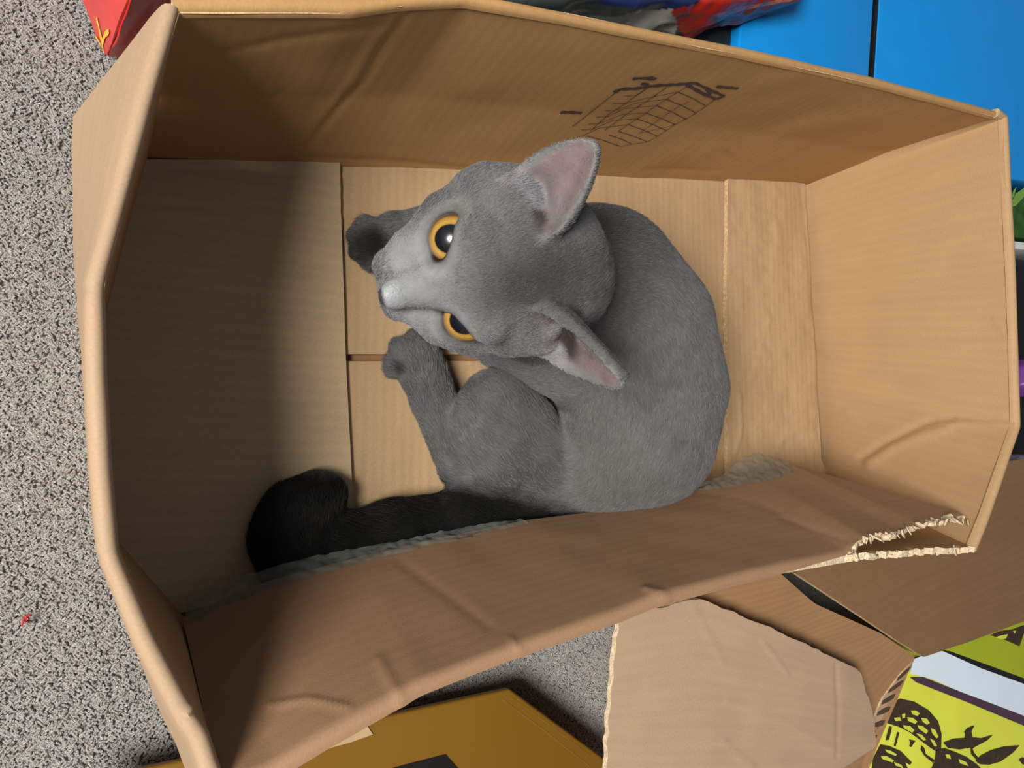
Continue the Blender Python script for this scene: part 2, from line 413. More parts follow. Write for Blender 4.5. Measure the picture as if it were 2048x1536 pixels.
# near-camera end (image left): bulging outward, flap folded down outside
le = [(345, 15), (290, 205), (240, 395), (192, 570), (194, 750), (204, 940), (219, 1107), (290, 1275), (372, 1430), (400, 1470), (442, 1592)]
ler = [P(x, y, ZR) for x, y in le]
fr = np.concatenate([[0], np.cumsum([np.linalg.norm(ler[i + 1] - ler[i]) for i in range(len(ler) - 1)])]); fr /= fr[-1]
leb = [up(p, 0) for p in ler]; leb[0] = TLb; leb[1] = lerp(TLb, leb[1], .8); leb[6] = lerp(P(225, 1100, 0), leb[6], .5); leb[7:] = [lerp(leb[6], BLb, t) for t in (.35, .7, .85, 1.0)]
def outs(row, flip=1):
    R = np.array(row); t = np.gradient(R, axis=0); o = np.stack([-t[:, 1], t[:, 0], np.zeros(len(R))], -1)
    return [flip * q / np.linalg.norm(q) for q in o]
outL = outs(ler)
if outL[3][0] > 0: outL = [-o for o in outL]
panel('end_panel', [leb, [lerp(a, b, .5) for a, b in zip(leb, ler)], ler], [M_end, M_cut], box, T, .0025, .0006, 18, 13, side=1)
lo = [(152, 236), (150, 300), (152, 420), (158, 590), (172, 760), (188, 930), (208, 1090), (268, 1270), (330, 1430), (356, 1480), (400, 1600)]
zl = [.085, .085, .085, .085, .085, .085, .085, .09, .095, .1, .1]
lof = [P(x, y, z) for (x, y), z in zip(lo, zl)]
panel('top_flap', [[p - o * .0018 + np.array([0, 0, -.003]) for p, o in zip(ler, outL)], [p - o * .0014 + np.array([0, 0, .0008]) for p, o in zip(ler, outL)], [p + o * .0008 + np.array([0, 0, .0014]) for p, o in zip(ler, outL)], [p + o * .0022 + np.array([0, 0, .0004]) for p, o in zip(ler, outL)],
                   [lerp(p + o * .0030, q, .12) for p, o, q in zip(ler, outL, lof)], lof], [M_outer, M_cut], box, .0022, .0018, .0004, seed=14, side=-1,
      creases=[([(192, 570), (155, 600)], -.001, 9), ([(219, 1107), (205, 1110)], -.001, 9), ([(372, 1430), (395, 1370)], .0012, 6), ([(360, 1410), (372, 1440)], -.001, 5)])
panel('tape_corner', [[P(160, 236, .045), P(190, 232, .06)], [P(158, 262, .04), P(172, 262, .06)]], [M_outer, M_cut], box, .002, .002, 0, seed=2)

# far end (image right)
re = [(1994, 226), (2008, 235), (2016, 400), (2024, 560), (2029, 700), (2033, 852), (1996, 960), (1968, 1040), (1945, 1097)]
rer = [P(x, y, ZR) for x, y in re]
fr = np.concatenate([[0], np.cumsum([np.linalg.norm(rer[i + 1] - rer[i]) for i in range(len(rer) - 1)])]); fr /= fr[-1]
reb = [lerp(TRb, BRb, t) for t in fr]; reb[0] = reb[0] + np.array([0, .004, 0])
outR = outs(rer)
if outR[4][0] < 0: outR = [-o for o in outR]
panel('end_panel', [reb, [lerp(a, b, .5) for a, b in zip(reb, rer)], rer], [M_end, M_cut], box, T, .0025, .0008, 16, 15, side=1,
      creases=[([(1725, 916), (1765, 890), (1815, 865), (1862, 843), (1905, 842)], -.0030, 9), ([(1740, 930), (1790, 895), (1850, 872), (1900, 858)], .0026, 12), ([(1880, 846), (1960, 850), (2030, 852)], .0022, 8), ([(1640, 700), (1800, 695), (2010, 685)], .0012, 9), ([(1640, 672), (1800, 678), (2010, 665)], -.0006, 12),
               ([(1700, 820), (1900, 810), (2010, 830)], .0008, 10), ([(1990, 640), (2020, 680)], .001, 6), ([(1960, 830), (2000, 845)], .001, 5)])
panel('top_flap', [[p - o * .0018 + np.array([0, 0, -.003]) for p, o in zip(rer, outR)], [p - o * .0014 + np.array([0, 0, .0006]) for p, o in zip(rer, outR)], [p + o * .0002 + np.array([0, 0, .0013]) for p, o in zip(rer, outR)], [p + o * .0026 + np.array([0, 0, .0003]) for p, o in zip(rer, outR)],
                   [p + o * .0036 + np.array([0, 0, -.012]) for p, o in zip(rer, outR)], [p + o * .018 + np.array([0, 0, -.075]) for p, o in zip(rer, outR)]], [M_end, M_cut], box, .0024, .002, .0004, seed=16, side=-1)

# near side (image bottom): its top flap is folded down into the box
ne = [(442, 1592), (545, 1545), (650, 1480), (840, 1374), (1000, 1314), (1240, 1230), (1300, 1204), (1500, 1152), (1690, 1116), (1800, 1108), (1880, 1102), (1945, 1100)]
ner = [P(x, y, ZR) for x, y in ne]
fr = np.concatenate([[0], np.cumsum([np.linalg.norm(ner[i + 1] - ner[i]) for i in range(len(ner) - 1)])]); fr /= fr[-1]
neb = [lerp(BLb, BRb, t) for t in fr]
def jag_wall(G, Nn):
    px = PRn(G[-1]); k = np.clip((px[:, 0] - 1680) / 15, 0, 1)
    r = vnoise(G[-1], 260, 4) * .0022 + vnoise(G[-1], 620, 9) * .0014
    G[-1, :, 2] += r * k; G[-2, :, 2] += .5 * r * k; G[-1, :, 1] += k * vnoise(G[-1], 350, 2) * .001
    return G
side_near = panel('side_panel', [neb, [lerp(a, b, .5) for a, b in zip(neb, ner)], ner], [M_wall, M_torn], box, T, .0022, .0006, 18, 17, side=-1, jag=jag_wall)
hz = [(442, 1585), (545, 1540), (650, 1476), (840, 1370), (1000, 1309), (1240, 1226), (1300, 1200), (1500, 1148), (1690, 1108), (1728, 1078), (1800, 1068), (1832, 1050), (1925, 1032)]
hzz = [ZR] * 9 + [.163, .161, .158, .155]
fz = [(368, 1242), (430, 1212), (545, 1168), (730, 1118), (880, 1082), (1060, 1044), (1180, 1030), (1320, 995), (1440, 968), (1500, 955), (1555, 942), (1585, 936), (1592, 936)]
fzz = [.044, .045, .046, .049, .052, .056, .06, .064, .067, .068, .069, .07, .07]
hr = [P(x, y, z) for (x, y), z in zip(hz, hzz)]; frr = [P(x, y, z) for (x, y), z in zip(fz, fzz)]
def jag_flap(G, Nn):
    px = PRn(G[0]); k = np.clip((px[:, 0] - 1685) / 12, 0, 1)
    r = vnoise(G[0], 280, 14) * .0020 + vnoise(G[0], 700, 19) * .0012
    G[0, :, 1] -= r * k; G[0, :, 2] += .6 * r * k; G[1, :, 1] -= .5 * r * k
    px = PRn(G[-1])
    G[-1, :, 2] += .0012 * vnoise(G[-1], 160, 23)
    return G
inN = [np.array([0, 1.0, 0])] * len(hr)
lift = [max(0.0, 1 - max(0, (x - 1650)) / 60) for x, _ in hz]
rowA = [lerp(p, q, .016) + np.array([0, .0, .0030]) * l for p, q, l in zip(hr, frr, lift)]
rowB = [lerp(p, q, .05) + np.array([0, .0, .0036]) * l for p, q, l in zip(hr, frr, lift)]
rowC = [lerp(p, q, .5) + np.array([0, 0, .002]) for p, q in zip(hr, frr)]
hinge = [p + np.array([0, -.003, 0]) * l for p, l in zip(hr, lift)]
flap_in = panel('top_flap', [hinge, rowA, rowB, rowC, frr], [M_flap, M_torn], box, .0038, .002, .0007, 16, 18, side=1, jag=jag_flap,
      creases=[([(1020, 1285), (1045, 1310), (1060, 1340)], .0014, 7), ([(1290, 1185), (1330, 1195)], .0016, 8), ([(540, 1420), (620, 1408), (700, 1425)], .0015, 9), ([(760, 1330), (800, 1400)], .0012, 16),
               ([(590, 1205), (500, 1310), (440, 1400)], .0006, 8), ([(800, 1130), (900, 1200), (980, 1260)], -.0008, 14), ([(1560, 1040), (1690, 1085)], -.0008, 9), ([(1390, 990), (1470, 1000), (1560, 1030)], -.0005, 10)])
# shreds of torn liner standing along the tear
V = []; Fc = []
for k in range(46):
    t = k / 45; x = 1692 + 245 * t; y0 = np.interp(x, [1690, 1728, 1800, 1832, 1925, 1945], [1110, 1080, 1070, 1052, 1040, 1050]) if k % 2 else np.interp(x, [1690, 1945], [1112, 1099])
    c = P(x, y0, ZR - .001 - .004 * t * (k % 2)); s = .0028 * (.6 + rng.random())
    d = rng.normal(0, 1, 3); d /= np.linalg.norm(d); e = np.cross(d, [0.3, .1, 1]); e /= np.linalg.norm(e)
    b = len(V); nn = np.cross(d, e) * .0003
    q = [c - d * s + e * s * .5, c + e * s * .7, c + d * s + e * s * .2, c + d * s * .8 - e * s * .5, c - d * s * .6 - e * s * .4]
    V += [p + nn for p in q] + [p - nn for p in q]
    Fc += [(b, b + 1, b + 2, b + 3, b + 4), (b + 9, b + 8, b + 7, b + 6, b + 5)] + [(b + i, b + 5 + i, b + 5 + (i + 1) % 5, b + (i + 1) % 5) for i in range(5)]
o = mesh('torn_liner', V, Fc, M_torn, box); o['kind'] = 'stuff'

# clear tape left along the free edge of the folded-in flap
def tape(name, ctr, wid, z, seed):
    c = np.array([P(x, y, zz) for (x, y), zz in zip(ctr, z)])
    r0 = []; r1 = []; r2 = []
    for i, p in enumerate(c):
        a = wid[i]
        r0.append(p + np.array([0, -.5 * a, .45 * a + .003])); r1.append(p + np.array([0, .15 * a, .002 + .001 * math.sin(i * 2.1)])); r2.append(p + np.array([.004 * math.sin(i * 1.3), .7 * a, -.3 * a]))
    def crumple(G, Nn):
        return G + Nn * (.0016 * np.abs(vnoise(G * [1, 2, 2], 130, seed)) + .0008 * vnoise(G, 320, seed + 1))[..., None]
    return panel(name, [r0, r1, r2], [M_tape, M_tape], box, .0003, .0013, 0, seed=seed, jag=crumple)
tp = [(372, 1240), (405, 1222), (450, 1200), (520, 1172), (600, 1146), (690, 1124), (780, 1104), (880, 1080), (970, 1062), (1050, 1046)]
tape('tape_strip', tp, [.016, .015, .012, .009, .008, .008, .007, .006, .005, .003], np.interp([p[0] for p in tp], [368, 730, 1060], [.046, .051, .058]), 31)
tape('tape_strip', [(1385, 985), (1440, 965), (1490, 945), (1530, 935), (1575, 936)], [.004, .006, .014, .015, .009], [.069, .07, .071, .071, .071], 37)

# printed diagram on the inside of the far side
bv = bvh_of(side_far)
cz = lambda x, y: (1100 + x * 400 / 2048, 130 + y * 200 / 1024)
def cl(*pts): return [cz(*p) for p in pts]
thin, fat = .00058, .0042
st = []
# left face: slanted edges
st += [(cl((230, 625), (450, 450), (640, 300), (700, 240)), thin)]
st += [(cl((420, 660), (600, 500), (780, 380), (990, 235)), thin), (cl((560, 660), (820, 470), (1010, 350), (1190, 225)), thin), (cl((700, 670), (960, 500), (1180, 350), (1400, 215)), thin)]
st += [(cl((1680, 355), (1590, 420), (1490, 490), (1390, 550), (1280, 605), (1180, 670), (1090, 730), (990, 785), (840, 805), (720, 830)), thin)]
st += [(cl((1290, 600), (1150, 640), (930, 690)), thin * .8), (cl((1420, 370), (1330, 410), (1160, 520), (1080, 580), (900, 700)), thin * .8)]
for a, b, c, d in [((760, 310), (870, 310), (980, 240), None), ((640, 385), (780, 385), (1000, 330), (1310, 270)), ((560, 460), (660, 460), (900, 380), (1190, 345)), ((470, 530), (600, 520), (760, 440), (1090, 410)),
                   ((390, 600), (510, 590), (740, 500), (980, 485)), ((320, 660), (430, 650), (650, 560), (890, 545)), ((160, 770), (330, 720), (500, 640), (800, 605))]:
    st.append((cl(*[p for p in (a, b, c, d) if p]), thin))
for a, b in [((1310, 270), (1590, 410)), ((1190, 345), (1495, 485)), ((1090, 410), (1390, 550)), ((980, 485), (1280, 605)), ((890, 545), (1185, 665)), ((800, 605), (1100, 725)), ((700, 675), (990, 780)), ((600, 710), (830, 800)), ((370, 720), (710, 825))]:
    st.append((cl(a, ((a[0] + b[0]) / 2 + 6, (a[1] + b[1]) / 2 - 6), b), thin * 1.15))
st += [(cl((650, 275), (730, 240), (880, 235), (1000, 215), (1150, 200), (1270, 195), (1400, 185), (1500, 180)), fat * .75), (cl((930, 185), (1010, 190)), fat * .6)]
st += [(cl((1400, 195), (1560, 285), (1700, 345)), fat * .62), (cl((1480, 175), (1640, 250), (1785, 315)), fat * .5), (cl((1700, 345), (1785, 315)), fat * .6), (cl((1600, 250), (1650, 290)), fat * .4)]
st += [(cl((105, 480), (190, 475), (320, 485)), fat * .7), (cl((845, 135), (930, 128), (1000, 130)), fat * .6), (cl((1000, 125), (1080, 140)), fat * .85), (cl((1705, 215), (1790, 222), (1925, 235)), fat * .65)]
ribbons('printed_diagram', bv, st, M_ink, side_far)

# ------------------------------------------------------------------ things around the box
# amber carton
am = empty('amber_carton', P(900, 1536, 0), 'flat amber kraft carton with black label, lying below the big box', 'box')
ztop = .034
prism('body', [P(1020, 1378, ztop), P(1240, 1540, ztop), P(1262, 1610, ztop), P(1150, 1900, ztop), P(240, 1900, ztop), P(120, 1575, ztop), P(300, 1536, ztop)], ztop - .006, M_amber, am, .0018)
ab = [P(1040, 1470, ztop), P(1180, 1580, ztop), P(1210, 1640, ztop), P(1110, 1880, ztop), P(280, 1880, ztop), P(190, 1690, ztop), P(340, 1640, ztop)]
prism('tray', [p - np.array([0, 0, .007]) for p in ab], -.003, M_amber, am, .001)
decal('label', [[(770, 1540), (812, 1528), (890, 1508), (918, 1540), (960, 1590), (820, 1630)]], ztop, M_black, am, .0006)
def strip3(name, pts, z, mat, par, lift=.0008): return decal(name, [pts], z, mat, par, lift)
M_tan_tape = simple('buff_paper_tape', (0.42, 0.30, 0.17), .4, 60, .1)
strip3('tape_strip', [(640, 1500), (690, 1462), (732, 1448), (745, 1468), (700, 1484), (642, 1500)], ztop, M_tan_tape, am)
abv = bvh_of(am.children[0])
ribbons('crease', abv, [([(1003, 1398), (1080, 1455), (1150, 1510), (1200, 1550)], .0010), ([(1018, 1392), (1100, 1450), (1180, 1512)], .0006)], simple('crease_shadow', (.17, .085, .012), .7), am, .0002)

# blue boxes
bA = empty('blue_box', P(1610, 60, 0) * [1, 1, 0], 'flat blue box behind the brown box, beside the black carton', 'box')
zb = .04
prism('lid', [P(1482, 40, zb), P(1478, 95, zb), P(1476, 130, zb), P(1735, 172, zb), P(1738, 155, zb), P(1748, 0, zb), P(1757, -130, zb), P(1490, -170, zb)], .006, M_blue, bA, .002)
prism('tray', [P(1486, 44, .007), P(1482, 130, .007), P(1733, 180, .007), P(1743, 0, .007), P(1756, -120, .007), P(1494, -160, .007)], -.003, M_bluedk, bA, .001)
bB = empty('blue_box', P(1900, 150, 0) * [1, 1, 0], 'larger blue box in the upper right corner, right of the dark seam', 'box')
prism('lid', [P(1759, 0, zb), P(1749, 155, zb), P(1738, 320, zb), P(1900, 345, zb), P(2036, 360, zb), P(2300, 400, zb), P(2330, -160, zb), P(1768, -130, zb)], .008, M_blue, bB, .002)
prism('gap_shade_strip', [P(1752, 0, zb - .0006), P(1742, 155, zb - .0006), P(1731, 320, zb - .0006), P(1737, 321, zb - .0006), P(1748, 155, zb - .0006), P(1758, 0, zb - .0006), P(1767, -128, zb - .0006), P(1761, -129, zb - .0006)], .008, M_black, bB, .0004)  # black strip stands in for the shade in the gap
prism('tray', [P(1765, 0, .01), P(1752, 300, .01), P(2040, 372, .01), P(2300, 410, .01), P(2320, -140, .01), P(1774, -120, .01)], -.003, M_bluedk, bB, .001)

# green printed packet, white-edged, and dark things beyond the far end
def blob(name, px, z0, z1, mat, label, cat, seed, nu=40, bumps=.006):
    """crumpled low heap through a pixel outline at height z0, domed to z1"""
    out = np.array([P(x, y, z0) for x, y in px]); c = out.mean(0)
    m = len(out); ring = []
    K = 10
    V = []; 
    dens = []
    for i in range(m):
        for k in range(4): dens.append(lerp(out[i], out[(i + 1) % m], k / 4))
    dens = np.array(dens); n = len(dens)
    for r in range(K + 1):
        t = r / K
        q = c + (dens - c) * (1 - t * .97); q[:, 2] = z0 + (z1 - z0) * math.sin(min(1, t * 1.6) * math.pi / 2)
        q += np.stack([vnoise(q, 45, seed + j) for j in range(3)], -1) * bumps * (0.3 + t); V.append(q)
    base = dens.copy(); base[:, 2] = -.003
    V.insert(0, base); V = np.array(V); I = np.arange((K + 2) * n).reshape(K + 2, n)
    Fc = []
    for r in range(K + 1):
        for i in range(n): Fc.append((I[r, i], I[r, (i + 1) % n], I[r + 1, (i + 1) % n], I[r + 1, i]))
    Fc.append(tuple(I[-1])); Fc.append(tuple(I[0, ::-1]))
    o = mesh(name, V.reshape(-1, 3), Fc, mat)
    md = o.modifiers.new('smooth', 'SUBSURF'); md.levels = 1; md.render_levels = 2
    return tag(o, label, cat)
M_leafg = simple('green_leaf_print', (.022, .085, .012), .4, 70, .6)
gp = empty('green_packet', P(2100, 425, 0) * [1, 1, 0], 'dark green leaf-printed packet with white edge, right of the brown box', 'packet')
prism('packet_body', [P(1960, 372, .03), P(2260, 420, .03), P(2250, 500, .03), P(1960, 466, .03)], -.003, M_leafg, gp, .001)
decal('leaf_print', [[(2016, 415), (2030, 388), (2052, 372), (2046, 395), (2030, 412)], [(2020, 400), (2026, 380), (2032, 374), (2026, 394)]], .03, simple('light_leaf_print', (.20, .38, .06), .4), gp, .0006)
prism('white_edge', [P(1960, 474, .031), P(2250, 508, .031), P(2250, 526, .031), P(1960, 488, .031)], -.003, simple('white_card', (.62, .64, .66), .5), gp, .0008)
blob('shade_heap', [(1990, 505), (2260, 540), (2330, 700), (2300, 900), (2100, 930), (2010, 905), (1990, 700)], .03, .045, M_blackstuff, 'added black heap as the shade right of the brown box', 'bag', 41)  # black heap added where the floor lies in deep shade
blob('purple_wrapper', [(2030, 735), (2050, 715), (2090, 720), (2090, 780), (2050, 795), (2029, 775)], .062, .082, M_purple, 'crumpled purple plastic wrapper on the black heap', 'wrapper', 42, bumps=.004)
def clear_mat(name, col):
    m, N, L, b = newmat(name); b.inputs['Base Color'].default_value = (*col, 1); b.inputs['Roughness'].default_value = .15; b.inputs['Transmission Weight'].default_value = .6; b.inputs['IOR'].default_value = 1.3
    return m
blob('clear_wrapper', [(2002, 935), (2040, 905), (2120, 915), (2130, 975), (2060, 990), (2004, 965)], .095, .112, clear_mat('clear_green_plastic', (.25, .30, .24)), 'crumpled clear plastic wrapper beyond the brown box corner', 'wrapper', 43, bumps=.004)

# bags beyond the far side
M_bag = vcol_mat('printed_foil_bag', .32, .5, .18, 45, .35, 70)
def bag(name, rows, zs, cfun, label, seed, cr=.003, noise=.004, nf=40):
    R = [[P(x, y, z) for (x, y), z in zip(r, zz)] for r, zz in zip(rows, zs)]
    def crumple(G, Nn):
        return G + Nn * (noise * vnoise(G, nf, seed) - noise * .6 * np.abs(vnoise(G, nf * 2.2, seed + 2)))[..., None]
    o = panel(name, R, [M_bag, M_bag], None, .001, .003, 0, seed=seed, side=-1, jag=crumple)
    set_col(o, cfun(PRn(verts(o)), verts(o)))
    return o
def inpoly(q, poly):
    x, y = q[:, 0], q[:, 1]; r = np.zeros(len(q), bool); n = len(poly)
    for i in range(n):
        x1, y1 = poly[i]; x2, y2 = poly[(i + 1) % n]
        c = ((y1 > y) != (y2 > y)) & (x < (x2 - x1) * (y - y1) / (y2 - y1 + 1e-9) + x1); r ^= c
    return r
rb = empty('red_gift_bag', P(260, -40, 0) * [1, 1, 0], 'crinkled red bag with yellow flame print on the carpet, upper left', 'bag')
def red_col(q, v):
    c = np.tile([.50, .030, .022], (len(q), 1)); return c
o1 = bag('front_face', [[(110, -260), (165, -5), (190, 60), (210, 104)], [(200, -260), (215, -5), (213, 62), (213, 107)], [(300, -260), (262, -5), (232, 70), (216, 110)]], [[.01, .008, .006, .003], [.06, .05, .035, .012], [.09, .08, .05, .012]], lambda q, v: np.tile([.62, .050, .045], (len(q), 1)), '', 51, noise=.0008)
o2 = bag('side_face', [[(300, -260), (262, -5), (232, 70), (216, 110)], [(380, -260), (320, -5), (275, 60), (245, 112)], [(520, -260), (420, 0), (340, 70), (280, 124)]], [[.09, .08, .05, .012], [.075, .06, .035, .010], [.05, .03, .012, .004]], lambda q, v: np.tile([.60, .014, .012], (len(q), 1)), '', 52, noise=.0016)
for o in (o1, o2):
    o.parent = rb; o.matrix_parent_inverse = Matrix.Translation(rb.location).inverted()
fbv = bvh_of(o1)
M_flame = simple('yellow_flame_print', (.85, .50, .05), .4, 90, .25)
ribbons('flame_print', fbv, [([(195, 36), (200, 55), (205, 80), (209, 104)], .0030), ([(189, 70), (197, 78), (205, 92)], .0022), ([(220, 62), (212, 70), (207, 85)], .0020), ([(203, 66), (206, 85), (209, 100)], .0030)], M_flame, o1, .0006)

def multi_col(q, v):
    c = np.tile([.030, .042, .040], (len(q), 1))
    c[q[:, 1] < np.interp(q[:, 0], [900, 1140, 1200, 1280, 1350, 1420], [-40, -10, 10, 17, 19, 0])] = (.010, .022, .085)
    w_ = inpoly(q, [(1235, 48), (1275, 22), (1345, 18), (1356, 40), (1350, 70), (1290, 80)]); c[w_] = (.33, .33, .30)
    g = inpoly(q, [(1120, 30), (1235, 34), (1275, 22), (1240, 60), (1180, 62)]); c[g] = (.10, .13, .12)
    r = inpoly(q, [(1343, 20), (1395, 8), (1420, -20), (1700, -150), (1700, 30), (1480, 70), (1380, 90), (1354, 50)]); c[r] = (.36, .018, .010)
    r = inpoly(q, [(1420, 34), (1480, 18), (1560, 2), (1700, -40), (1700, 60), (1440, 60)]); c[r] = (.16, .035, .022)
    r = inpoly(q, [(1430, 30), (1480, 14), (1580, -4), (1582, 2), (1490, 20), (1440, 36)]); c[r] = (.42, .16, .10)
    return c
mb = bag('printed_bag', [[(830, -150), (1000, -175), (1150, -185), (1300, -195), (1450, -195), (1630, -160)], [(820, -150), (1000, -160), (1150, -170), (1300, -180), (1450, -180), (1640, -150)], [(830, -60), (1000, -60), (1160, -55), (1320, -60), (1460, -60), (1620, -40)],
                         [(850, 0), (1000, 0), (1160, 5), (1330, 8), (1470, 0), (1600, -4)], [(860, 40), (1000, 50), (1160, 58), (1350, 62), (1450, 38), (1560, 16)], [(870, 60), (1000, 66), (1160, 74), (1350, 80), (1446, 60), (1545, 30)]],
         [[.004] * 6, [.05, .05, .05, .05, .05, .045], [.085, .085, .09, .09, .085, .06], [.08, .08, .08, .08, .08, .07], [.055, .055, .05, .05, .06, .062], [.03, .03, .034, .034, .045, .045]], multi_col, '', 53, noise=.004, nf=35)
tag(mb, 'crumpled shopping bag printed navy, white and red behind the box', 'bag')
bc = prism('black_carton', [P(1240, 60, .03), P(1300, 100, .03), P(1474, 140, .03), P(1474, 40, .03), P(1400, -80, .03), P(1240, -80, .03)], -.003, M_charcoal, None, .002)
tag(bc, 'low charcoal carton in shadow between printed bag and blue box', 'box')

# second brown box, lower right
b2 = empty('cardboard_box', (0.38, -0.16, 0), 'smaller open brown box with torn flap, lower right below the big box', 'box')
z2 = .115
lf = [[P(1234, 1230, .128), P(1395, 1195, .128), P(1545, 1258, .126), P(1690, 1326, .122), P(1716, 1342, .120)],
      [P(1216, 1400, .122), P(1390, 1380, .122), P(1560, 1400, .121), P(1690, 1420, .119), P(1745, 1440, .117)],
      [P(1210, 1500, .119), P(1390, 1500, .119), P(1560, 1495, .118), P(1665, 1505, .117), P(1748, 1490, .116)],
      [P(1205, 1640, .115), P(1390, 1640, .115), P(1560, 1640, .115), P(1662, 1560, .115), P(1668, 1540, .115)]]
def jag2(G, Nn):
    G[:, 0, 0] += .0012 * vnoise(G[:, 0], 240, 5); G[:, -1, 0] += .0015 * vnoise(G[:, -1], 180, 6); G[0, :, 1] += .0008 * vnoise(G[0], 200, 7); return G
lfo = panel('top_flap', lf, [M_kraft2, M_torn], b2, .0035, .002, .0007, 20, 61, side=-1, jag=jag2,
      creases=[([(1520, 1280), (1570, 1345)], .0008, 6), ([(1380, 1210), (1440, 1320)], .0005, 10), ([(1450, 1400), (1560, 1440), (1670, 1500)], .0007, 9), ([(1440, 1480), (1500, 1530)], .0009, 8), ([(1668, 1330), (1672, 1420), (1668, 1510)], -.0010, 6)])
lfo['label'] = 'light torn flap turned outward'
pb = [[P(1310, 1195, .118), P(1440, 1165, .118), P(1556, 1145, .118)], [P(1400, 1240, .113), P(1540, 1240, .114), P(1626, 1206, .115)], [P(1560, 1300, .108), P(1680, 1290, .110), P(1756, 1264, .112)], [P(1690, 1420, .102), P(1758, 1400, .104), P(1826, 1312, .111)], [P(1680, 1560, .098), P(1716, 1545, .098), P(1734, 1536, .100)]]
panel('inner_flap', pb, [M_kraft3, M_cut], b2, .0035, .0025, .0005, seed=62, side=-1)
# broad cut edge showing open flutes
V = []; Fc = []
ed = [P(1826, 1318, .1115), P(1800, 1372, .1075), P(1775, 1430, .1045), P(1750, 1495, .1010), P(1734, 1540, .099)]
en = [P(1800, 1345, .110), P(1763, 1395, .106), P(1744, 1440, .1035), P(1742, 1490, .1005), P(1722, 1536, .099)]
panel('cut_edge', [ed, en], [M_kraft2, M_cut], b2, .002, .003, .0002, seed=63)
for k in range(8):
    t = (k + .6) / 8.4
    a = np.array([np.interp(t, np.linspace(0, 1, 5), [q[i] for q in ed]) for i in range(3)]); b_ = np.array([np.interp(t, np.linspace(0, 1, 5), [q[i] for q in en]) for i in range(3)])
    a, b_ = lerp(a, b_, .10), lerp(a, b_, .92); tv = (ed[-1] - ed[0]); tv /= np.linalg.norm(tv); ww = .0023
    rows = [[a - tv * ww * .6, lerp(a, b_, .5) - tv * ww, b_ - tv * ww * .6], [a + tv * ww * .6, lerp(a, b_, .5) + tv * ww, b_ + tv * ww * .6]]
    panel('flute', [[q + np.array([0, 0, .0013]) for q in r] for r in rows], [M_dark, M_dark], b2, .0006, .002, 0)
pc = [[P(1588, 1146, .122), P(1690, 1095, .122), P(1900, 1000, .122), P(1985, 930, .118), P(2120, 900, .116)], [P(1700, 1220, .120), P(1800, 1160, .120), P(1960, 1090, .118), P(2060, 1040, .116), P(2160, 1010, .114)], [P(1790, 1280, .117), P(1880, 1230, .117), P(1990, 1180, .116), P(2090, 1130, .114), P(2200, 1080, .112)], [P(1842, 1312, .115), P(1930, 1284, .115), P(2048, 1240, .114), P(2140, 1200, .113), P(2260, 1150, .112)]]
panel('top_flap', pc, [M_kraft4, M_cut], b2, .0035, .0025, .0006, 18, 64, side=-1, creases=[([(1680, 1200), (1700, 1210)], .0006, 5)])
# its standing sides, board and edges coloured dark for the shade in the slit
def wall2(a, b, z1, z2_, seed):
    p, q = np.array(a), np.array(b)
    panel('side_panel', [[up(p, .0), up(lerp(p, q, .5), .0), up(q, .0)], [up(p, z1), up(lerp(p, q, .5), (z1 + z2_) / 2), up(q, z2_)]], [M_kraft4, M_dark], b2, .0035, .006, .0003, seed=seed)
A2, C2, D2, E2 = np.array([.350, -.118, 0]), np.array([.530, -.126, 0]), np.array([.435, -.28, 0]), np.array([.340, -.30, 0])
wall2(A2, C2, .105, .095, 65); wall2(C2, D2, .088, .088, 66); wall2(A2, E2, .110, .108, 67); wall2(E2, D2, .108, .088, 68)

# yellow printed carton under it, far lower right
yb = empty('yellow_carton', P(2000, 1500, 0) * [1, 1, 0], 'yellow green printed carton with a white band, lower right corner', 'box')
zy = .088
prism('body', [P(2100, 1208, zy), P(1848, 1308, zy), P(1815, 1345, zy), P(1735, 1530, zy), P(1690, 1640, zy), P(2500, 1900, zy), P(2560, 1300, zy), P(2200, 1180, zy)], -.003, M_yellow, yb, .002)
decal('olive_band', [[(1965, 1240), (1880, 1295), (1900, 1308), (2000, 1348), (2048, 1366), (2300, 1450), (2400, 1300), (2200, 1180)]], zy, M_yellow2, yb, .0004)
decal('black_rule', [[(1880, 1300), (1898, 1302), (1975, 1330), (2048, 1357), (2300, 1445), (2300, 1456), (2048, 1368), (1960, 1336)]], zy, M_black, yb, .0007)
decal('white_band', [[(1826, 1318), (1870, 1300), (1890, 1303), (1960, 1335), (2048, 1367), (2300, 1455), (2300, 1530), (2048, 1434), (1940, 1392), (1860, 1357), (1818, 1346)]], zy, M_white, yb, .0006)
decal('plum_rule', [[(1818, 1354), (1845, 1354), (1900, 1376), (1980, 1406), (2048, 1432), (2300, 1528), (2300, 1545), (2048, 1452), (1930, 1403), (1830, 1364)]], zy, M_plum, yb, .0008)
k6 = lambda *pts: [(1448 + x * 600 / 2048, 1086 + y * 450 / 1536) for x, y in pts]
